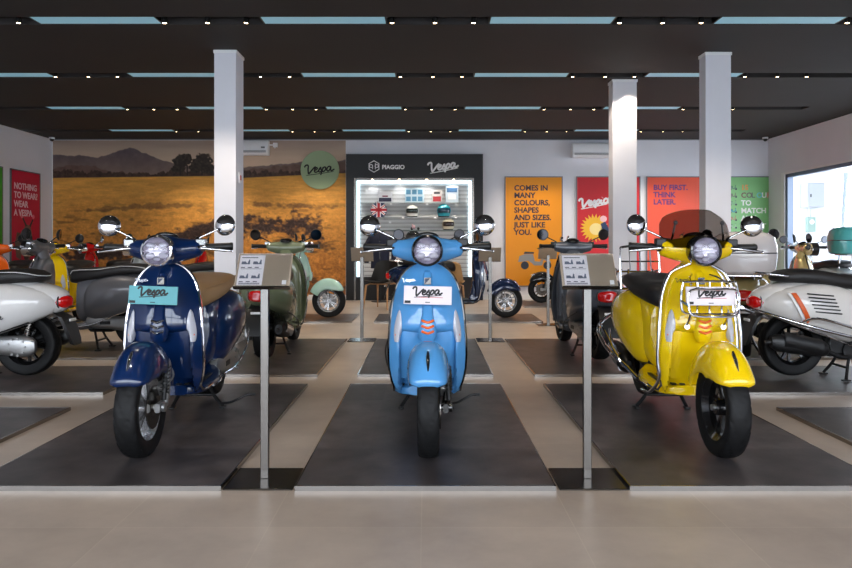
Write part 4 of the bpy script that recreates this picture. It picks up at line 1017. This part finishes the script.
def scooter(label, loc, rotz, body, seat=SEATBK, rim=RIMSIL, trim=CHROME, bezel=CHROME, mirror=CHROME, steer=0., inner=None,
            plate=None, front=False, screen=False, crash=False, rack=False, sidebar=False, case=None, case_M=None, slots=False, stripe=None, script=None, grille=None, piping=None, exhaust=None, lever=CHROME, tie=None, group='scooters on display', plate_rot=0., plate_x=0., kick=False, grab=True, gripm=BLKPL):
    o = thing('scooter', label, 'scooter', loc, rotz, group)
    ax0 = P3(0,.02,.23); axd = (P3(0,.375,.95)-ax0).normalized()
    ST = Matrix.Translation(ax0) @ Matrix.Rotation(steer, 4, axd) @ Matrix.Translation(-ax0)
    inner = inner or body
    SH = Matrix.Translation((0,.038,-.018)) @ ST
    # rear frame
    put('leg_shield', cm('leg_shield', m_shield, 50), body, o)
    put('shield_trim', cm('shield_trim', m_trim), trim, o)
    put('inner_shield', cm('inner_shield', m_inner), inner, o)
    put('floorboard', cm('floorboard', m_floor), body, o)
    put('floor_mat', cm('floor_mat', m_mat), BLKPL, o)
    put('body', cm('body', m_body), body, o)
    put('side_panel', cm('side_panel:l', lambda: m_cowl(1)), body, o)
    pr_ = put('side_panel', cm('side_panel:r', lambda: m_cowl(-1)), body, o)
    st = put('seat', cm('seat', m_seat), seat, o)
    if piping: put('seat_piping', cm('seat_piping', m_piping), piping, st)
    put('lower_trim', cm('lower_trim', m_rlip), trim if trim is CHROME else BLKPL, o)
    tl = put('tail_light', cm('tail_light', m_tail), REDL, o); put('tail_light_trim', cm('tail_light_trim', m_tailtrim), trim, tl)
    ph = put('plate_holder', cm('plate_holder', m_plateholder), BLKPL, o); put('white_reflector', cm('white_reflector', m_reflector_r), WHITE, ph)
    put('engine_block', cm('engine_block', m_engblock), BLKPL, o)
    en = put('transmission_case', cm('transmission_case', m_engine), ALLOY, o); put('case_badge', cm('case_badge', m_engplate), BLKPL, en)
    ex_ = put('exhaust', cm('exhaust', m_exhaust), BLKPL, o); put('heat_shield', cm('heat_shield', m_exshield), exhaust or CHROME, ex_)
    put('rear_shock', cm('rear_shock', m_rshock), STEEL, o)
    rw = put('rear_tyre', cm('rear_tyre', tyre_fn(.118,.232,RC)), RUBBER, o); put('rear_rim', cm('rear_rim', rim_fn(RC)), rim, rw)
    put('centre_stand', cm('centre_stand', m_stand), BLKPL, o)
    if kick: put('stand_pedal', cm('stand_pedal', m_kick), BLKPL, o)
    if grab: put('grab_rail', cm('grab_rail', m_grab), trim if trim is CHROME else BLKPL, o)
    put('horn_cover', cm('horn_cover', m_tie, 60), tie or body, o)
    put('horn_grille', cm('horn_grille', m_grille), grille or trim, o)
    bd = put('shield_badge', cm('shield_badge', m_badge), STEEL, o); put('badge_inlay', cm('badge_inlay', m_badge2), mat('badge_navy', (20,30,60), .3), bd)
    for s_ in (1,-1):
        sg = put('front_indicator', cm('front_indicator:%d' % s_, m_signal(s_)), FROST, o)
        if front: put('indicator_bulb', cm('indicator_bulb:%d' % s_, m_sigbulb(s_)), ORG, sg)
    # steering group
    ft = put('front_tyre', cm('front_tyre', tyre_fn(.100,.23,FC)), RUBBER, o, ST); put('front_rim', cm('front_rim', rim_fn(FC,.082)), rim, ft)
    put('brake_disc', cm('brake_disc', m_disc(FC,.056)), STEEL, ft)
    fd = put('front_mudguard', cm('front_mudguard', m_fender, 60), body, o, ST); put('mudguard_crest', cm('mudguard_crest', m_crest), CHROME if trim is CHROME else GLBLK, fd)
    fk = put('front_fork', cm('front_fork', m_fork), ALLOY if trim is CHROME else GLBLK, o, ST); put('shock_spring', cm('shock_spring', m_shock), BLKPL, fk); put('brake_caliper', cm('brake_caliper', m_caliper), ALLOY, fk)
    hs = put('headset', cm('headset', m_headset), body, o, SH)
    h = put('headlight', cm('headlight', m_reflector), REFL, o, SH)
    put('headlight_bezel', cm('headlight_bezel', m_bezel), bezel, h); put('lamp_units', cm('lamp_units', m_lampbits), mat('lamp_units', (225,222,238), .12, .1, coat=1), h); put('headlight_lens', cm('headlight_lens', m_lens), GLASS, h)
    put('dashboard', cm('dashboard', m_dash), GLBLK, hs)
    for s_ in (1,-1):
        g = put('handlebar_grip', cm('handlebar_grip:%d' % s_, m_grip(s_)), gripm, o, SH)
        put('brake_lever', cm('brake_lever:%d' % s_, m_lever(s_)), lever, o, SH); put('brake_reservoir', cm('brake_reservoir:%d' % s_, m_master(s_)), CHROME if bezel is CHROME else BLKPL, g)
        mi = put('mirror', cm('mirror:%d' % s_, m_mirror(s_), 60), mirror, o, SH)
        put('mirror_stem', cm('mirror_stem:%d' % s_, m_stem(s_)), mirror, mi); put('mirror_glass', cm('mirror_glass:%d' % s_, m_mglass(s_)), mat('mirror_glass', (96,98,104), .05, 1.0), mi)
    if plate:
        s = .207 if not crash else .150
        M = Matrix.Translation(P3(plate_x,s,.745)) @ Matrix.Rotation(plate_rot, 4, 'Y') @ Matrix.Rotation(-.10, 4, 'X')
        pl = put('display_plate', cm('display_plate', lambda: MB().bbox(-.12,.12,-.004,.004,-.046,.046,.001)), plate, o, M)
        put('script_lettering', cm('plate_lettering', lambda: script_mb(.145, r=.05, rot=math.radians(-3), depth=.0016).xf(Matrix.Translation((0,-.005,.013)))), INK, pl)
        if plate is not PLT: put('red_underline', cm('red_underline', lambda: MB().box(-.058,.075,-.0055,-.0042,-.012,-.0095)), REDINK, pl)
        put('corner_mark', cm('corner_mark', lambda: MB().box(-.115,-.085,-.0055,-.0042,-.041,-.028)), INK, pl); put('small_print', cm('small_print', lambda: MB().box(-.012,.012,-.0055,-.0042,-.037,-.033)), INK, pl)
    if front:
        put('shield_script', cm('shield_script', lambda: script_mb(.07, 'Vespa', .035, rot=-.1, depth=.002).xf(Matrix.Translation(P3(-.095, .282, .815)) @ Matrix.Rotation(-.25,4,'Z'))), CHROME if body is not M_YEL else INK, o)
    if screen:
        put('windscreen', cm('windscreen', m_screen, 80), SMOKE, o, SH); [put('windscreen_bracket', cm('windscreen_bracket:%d' % q, lambda: m_screenarm(q)), BLKPL, o, SH) for q in (1,-1)]
    if crash: put('crash_bar', cm('crash_bar', m_crash), CHROME, o); put('front_rack', cm('front_rack', m_frontrack), CHROME, o)
    if rack: put('rear_rack', cm('rear_rack', m_rearrack), CHROME, o)
    if sidebar:
        for s_ in (1,-1): put('side_guard_bar', cm('side_guard_bar:%d' % s_, m_sidebar(s_)), CHROME, o)
    if case:
        tcs = put('top_case', cm('top_case', m_case), case, o, case_M); put('case_seam', cm('case_seam', m_caseseam), BLKPL if case is not WHITE else mat('seam_grey', (150,150,150), .4), tcs); put('case_rack', cm('case_rack', m_caserack), CHROME, o, case_M)
    if slots:
        for s_ in (1,-1): put('vent_slots', cm('vent_slots:%d' % s_, m_slots(s_)), BLKPL, o)
    if stripe:
        for s_ in (1,-1): put('side_stripe', cm('side_stripe:%d' % s_, m_stripe(s_, 1.28, .035)), stripe, o); put('side_stripe', cm('side_stripe_w:%d' % s_, m_stripe(s_, 1.323, .02)), WHITE, o)
    if script:
        for s_ in (1,-1): put('side_lettering', cm('side_lettering:%d' % s_, lambda: m_script_side(s_)), script, o)
    return o
R = math.radians
M_YEL = paint('yellow', (222,186,8))
M_BLUE = paint('sky_blue', (78,143,198)); M_NAVY = paint('dark_blue', (6,31,70), .0, .3)
M_OLIVE = paint('olive', (100,108,84), .0); M_MINT = paint('mint', (168,204,192)); M_NAVY2 = paint('navy', (20,34,66), .2)
M_CHAR = paint('charcoal', (78,83,92), .2, .3); M_GREY = paint('grey', (104,104,108), .3, .3); M_WHITE = paint('silver_white', (205,203,202)); M_WARM = paint('warm_white', (214,210,206))
M_CREAM = paint('cream_gold', (196,176,120), .15); M_RED = paint('red', (186,24,22)); M_ORG = paint('orange', (214,92,24)); M_BLACK = paint('black', (24,24,26)); M_LG = paint('light_grey', (160,166,168))
M_TEAL = paint('teal', (72,150,150))
Z = PT+.003
scooter('light blue scooter facing the camera in the centre of the front row', (.004, 4.065, Z), R(.6), M_BLUE, SEATBR, RIMBLK, GLBLK, GLBLK, CHROME, steer=R(-.8), plate=PLW, front=True, grille=ORG, plate_rot=R(1.5), kick=True)
scooter('dark blue scooter with tan seat and teal plate, front left', (-1.378, 4.065, Z), R(3.0), M_NAVY, SEATTAN, RIMSIL, CHROME, CHROME, CHROME, steer=R(-1), plate=PLT, front=True, plate_rot=R(2), plate_x=-.012, kick=True, piping=SEATTAN)
scooter('yellow scooter with smoked windscreen and chrome racks, front right', (1.425, 4.065, Z), R(-2.4), M_YEL, SEATBK, RIMBLK, CHROME, GLBLK, CHROME, steer=R(1.5), plate=PLW, front=True, screen=True, crash=True, rack=True, sidebar=True, grille=ORG, plate_rot=R(0), inner=M_YEL)
scooter('white scooter with black seat at the left edge, tail lamp showing', (-3.66, 5.43, Z), R(-90), M_WHITE, SEATBK, RIMBLK, BLKPL, CHROME, BLKPL, script=INK, piping=mat('piping_white', (200,200,200), .5), grab=False)
scooter('dark grey scooter behind the white scooter on the left', (-3.42, 6.93, Z), R(-90), M_GREY, SEATBK, RIMBLK, CHROME, CHROME, BLKPL, piping=mat('piping_white'), grab=False)
scooter('olive green scooter seen from behind, left of centre', (-1.40, 6.925, Z), R(180), M_OLIVE, SEATBR, RIMBLK, DSTEEL, CHROME, BLKPL)
scooter('mint green scooter facing right before the mural', (-2.0, 9.9, Z), R(90), M_MINT, SEATBR, RIMSIL, CHROME, CHROME, BLKPL)
scooter('navy scooter facing right behind the light blue scooter', (.43, 9.9, Z), R(90), M_NAVY2, SEATBK, RIMSIL, CHROME, CHROME, BLKPL)
scooter('scooter hidden behind the light blue one, only black mirrors and bars showing', (0.03, 6.93, Z), R(180), M_CHAR, SEATBK, RIMBLK, BLKPL, BLKPL, BLKPL)
scooter('charcoal scooter seen from behind, right of centre', (1.46, 6.84, Z), R(182), M_CHAR, SEATBK, RIMBLK, BLKPL, BLKPL, BLKPL, script=None)
scooter('black scooter beside the orange poster at the back wall', (2.66, 12.45, Z), R(-90), M_BLACK, SEATBR, RIMBLK, CHROME, CHROME, CHROME)
scooter('cream scooter with a pale top case behind the yellow scooter', (3.03, 6.93, Z), R(158), M_CREAM, SEATBK, RIMBLK, CHROME, CHROME, CHROME, case=paint('case_white', (206,198,196)), slots=True, grab=False)
scooter('gold cream scooter facing right by the side window', (4.30, 8.8, 0), R(78), M_CREAM, SEATBK, RIMBLK, BLKPL, BLKPL, BLKPL)
scooter('white scooter with orange stripe and chrome guard rail, right edge', (3.41, 5.42, Z), R(90), M_WARM, SEATBK, RIMBLK, CHROME, CHROME, CHROME, sidebar=True, slots=True, stripe=mat('stripe_orange', (214,92,40), .3), exhaust=BLKPL)
scooter('pale grey scooter with teal top case by the window, right edge', (5.56, 10.33, 0), R(180), M_LG, SEATBK, RIMBLK, CHROME, CHROME, BLKPL, case=M_TEAL, case_M=Matrix.Translation((0,0,.15)), grab=False)
scooter('yellow scooter partly hidden behind the dark grey one, far left', (-4.55, 9.0, 0), R(6), M_YEL, SEATBK, RIMBLK, CHROME, CHROME, BLKPL)
scooter('orange scooter at the far left edge behind the white scooter', (-5.32, 9.1, 0), R(8), M_ORG, SEATBK, RIMBLK, CHROME, CHROME, BLKPL)
scooter('red scooter in front of the mural near the left corner', (-5.05, 11.4, 0), R(-35), M_RED, SEATBK, RIMBLK, CHROME, CHROME, CHROME)
scooter('red scooter behind the dark blue scooter beside the left column', (-3.3, 11.5, 0), R(-90), M_RED, SEATBK, RIMBLK, CHROME, CHROME, BLKPL)
scooter('light grey scooter behind the dark blue scooter handlebar', (-3.22, 8.75, 0), R(-90), M_LG, SEATBK, RIMBLK, CHROME, CHROME, CHROME)

# ================================================================== INFO STANDS
def info_stand(x, y, label, back=False, tall=.85, base=(.29,.28), postr=.0175, base_y=0.):
    o = thing('info_stand', label, 'sign stand', (x, y, 0), PI if back else 0, 'information stands')
    part('base_plate', MB().bbox(-base[0]/2, base[0]/2, -base[1]/2, base[1]/2, 0, .008, .002), DSTEEL, o)
    part('post', MB().bbox(-postr, postr, -postr*.7, postr*.7, .008, tall+.03, .002), STEEL, o)
    M = Matrix.Translation((0, -.02, tall+.06)) @ Matrix.Rotation(R(-32), 4, 'X')
    pn = part('sign_panel', MB().bbox(-.118, .118, -.004, .006, -.085, .085, .002), mat('panel_bronze', (168,152,134), .35, .3), o, M)
    part('clear_cover', MB().box(-.112,.112,-.010,-.006,-.080,.080), mat('acrylic', (240,240,240), .05, trans=1.0, ior=1.3), pn)
    part('specification_sheet', MB().box(-.108,.0,-.0058,-.0045,-.075,.072), mat('sheet_white', (226,222,226), .5), pn)
    part('lower_lip', MB().box(-.12,.12,-.014,.006,-.09,-.084), STEEL, pn)
    if not back:
        mb = MB(); dk = MB()
        for r_, zc in enumerate((.035,-.035)):
            for c in range(2):
                cx = -.082+.05*c
                dk.poly([(cx-.018,zc-.008),(cx-.016,zc+.006),(cx,zc+.006),(cx+.008,zc-.004),(cx+.014,zc+.016),(cx+.018,zc+.014),(cx+.02,zc-.008)], -.0064,-.0058)
            for k in range(3): mb.box(-.10+.03*k, -.082+.03*k, -.0064,-.0058, zc-.026, zc-.022)
            mb.box(-.10,-.01,-.0064,-.0058, zc-.032, zc-.030)
        mb.box(-.10,-.03,-.0064,-.0058,.058,.062).box(-.10,-.01,-.0064,-.0058,-.072,-.069)
        part('printed_pictures', dk, mat('print_slate', (90,96,112), .5), pn); part('printed_lines', mb, mat('print_line', (70,70,84), .5), pn)
        part('print_logo_box', MB().box(.085,.103,-.0064,-.0045,-.072,-.052), WHITE, pn)
    return o
info_stand(-.70, 3.13, 'steel information stand between dark blue and light blue scooters')
info_stand(.70, 3.13, 'steel information stand between light blue and yellow scooters')
info_stand(-.685, 7.70, 'turned information stand behind and left of the light blue scooter', True, .86)
info_stand(.685, 7.70, 'turned information stand behind and right of the light blue scooter', True, .86)
info_stand(1.56, 9.2, 'distant information stand in front of the orange poster', True, .86)

# ================================================================== CHAIRS
WOOD = mat('beech_wood', (186,142,100), .45, noise=(14,.15,(1,1,6)))
def chair(x, y, rotz, shell, label):
    o = thing('chair', label, 'chair', (x, y, 0), rotz, 'visitor chairs at the display')
    def pt(u, v, off):
        # v 0..1 seat front to back, 1..2 up the backrest
        if v < 1: px_ = .22*u; yy = -.21+.36*v; zz = .42+.03*abs(u)**2+.012*(1-v)**2
        else:
            q = v-1; px_ = (.23-.03*q)*u; yy = .15+.09*q-.13*abs(u)**2.2*(1-.3*q); zz = .43+.34*q-.05*q*abs(u)**4+.03*abs(u)**2*(1-q)
        return Vector((px_, yy+off*(v > 1), zz-off))
    us = [-1+2*k/16 for k in range(17)]; vs = [2*k/20 for k in range(21)]
    part('seat_shell', MB().slab(lambda a,b: pt(a,b,0), lambda a,b: pt(a,b,.018), us, vs), shell, o)
    for sx_ in (-1,1):
        for sy_ in (-1,1): part('leg', MB().tube([(sx_*.14,sy_*.12,.405),(sx_*.19,sy_*.19,.38),(sx_*.215,sy_*.235,0)], [.014,.017,.011], 10), WOOD, o)
    part('seat_frame', MB().tube([(-.14,-.12,.398),(.14,-.12,.398),(.14,.12,.398),(-.14,.12,.398)], .010, 8, closed=True), WOOD, o)
chair(-.70, 11.55, R(-25), BLKPL, 'black shell chair with wooden legs left of the light blue scooter')
chair(.36, 11.2, R(170), mat('tan_upholstery', (176,134,84), .6), 'tan backed chair behind the light blue scooter handlebar')
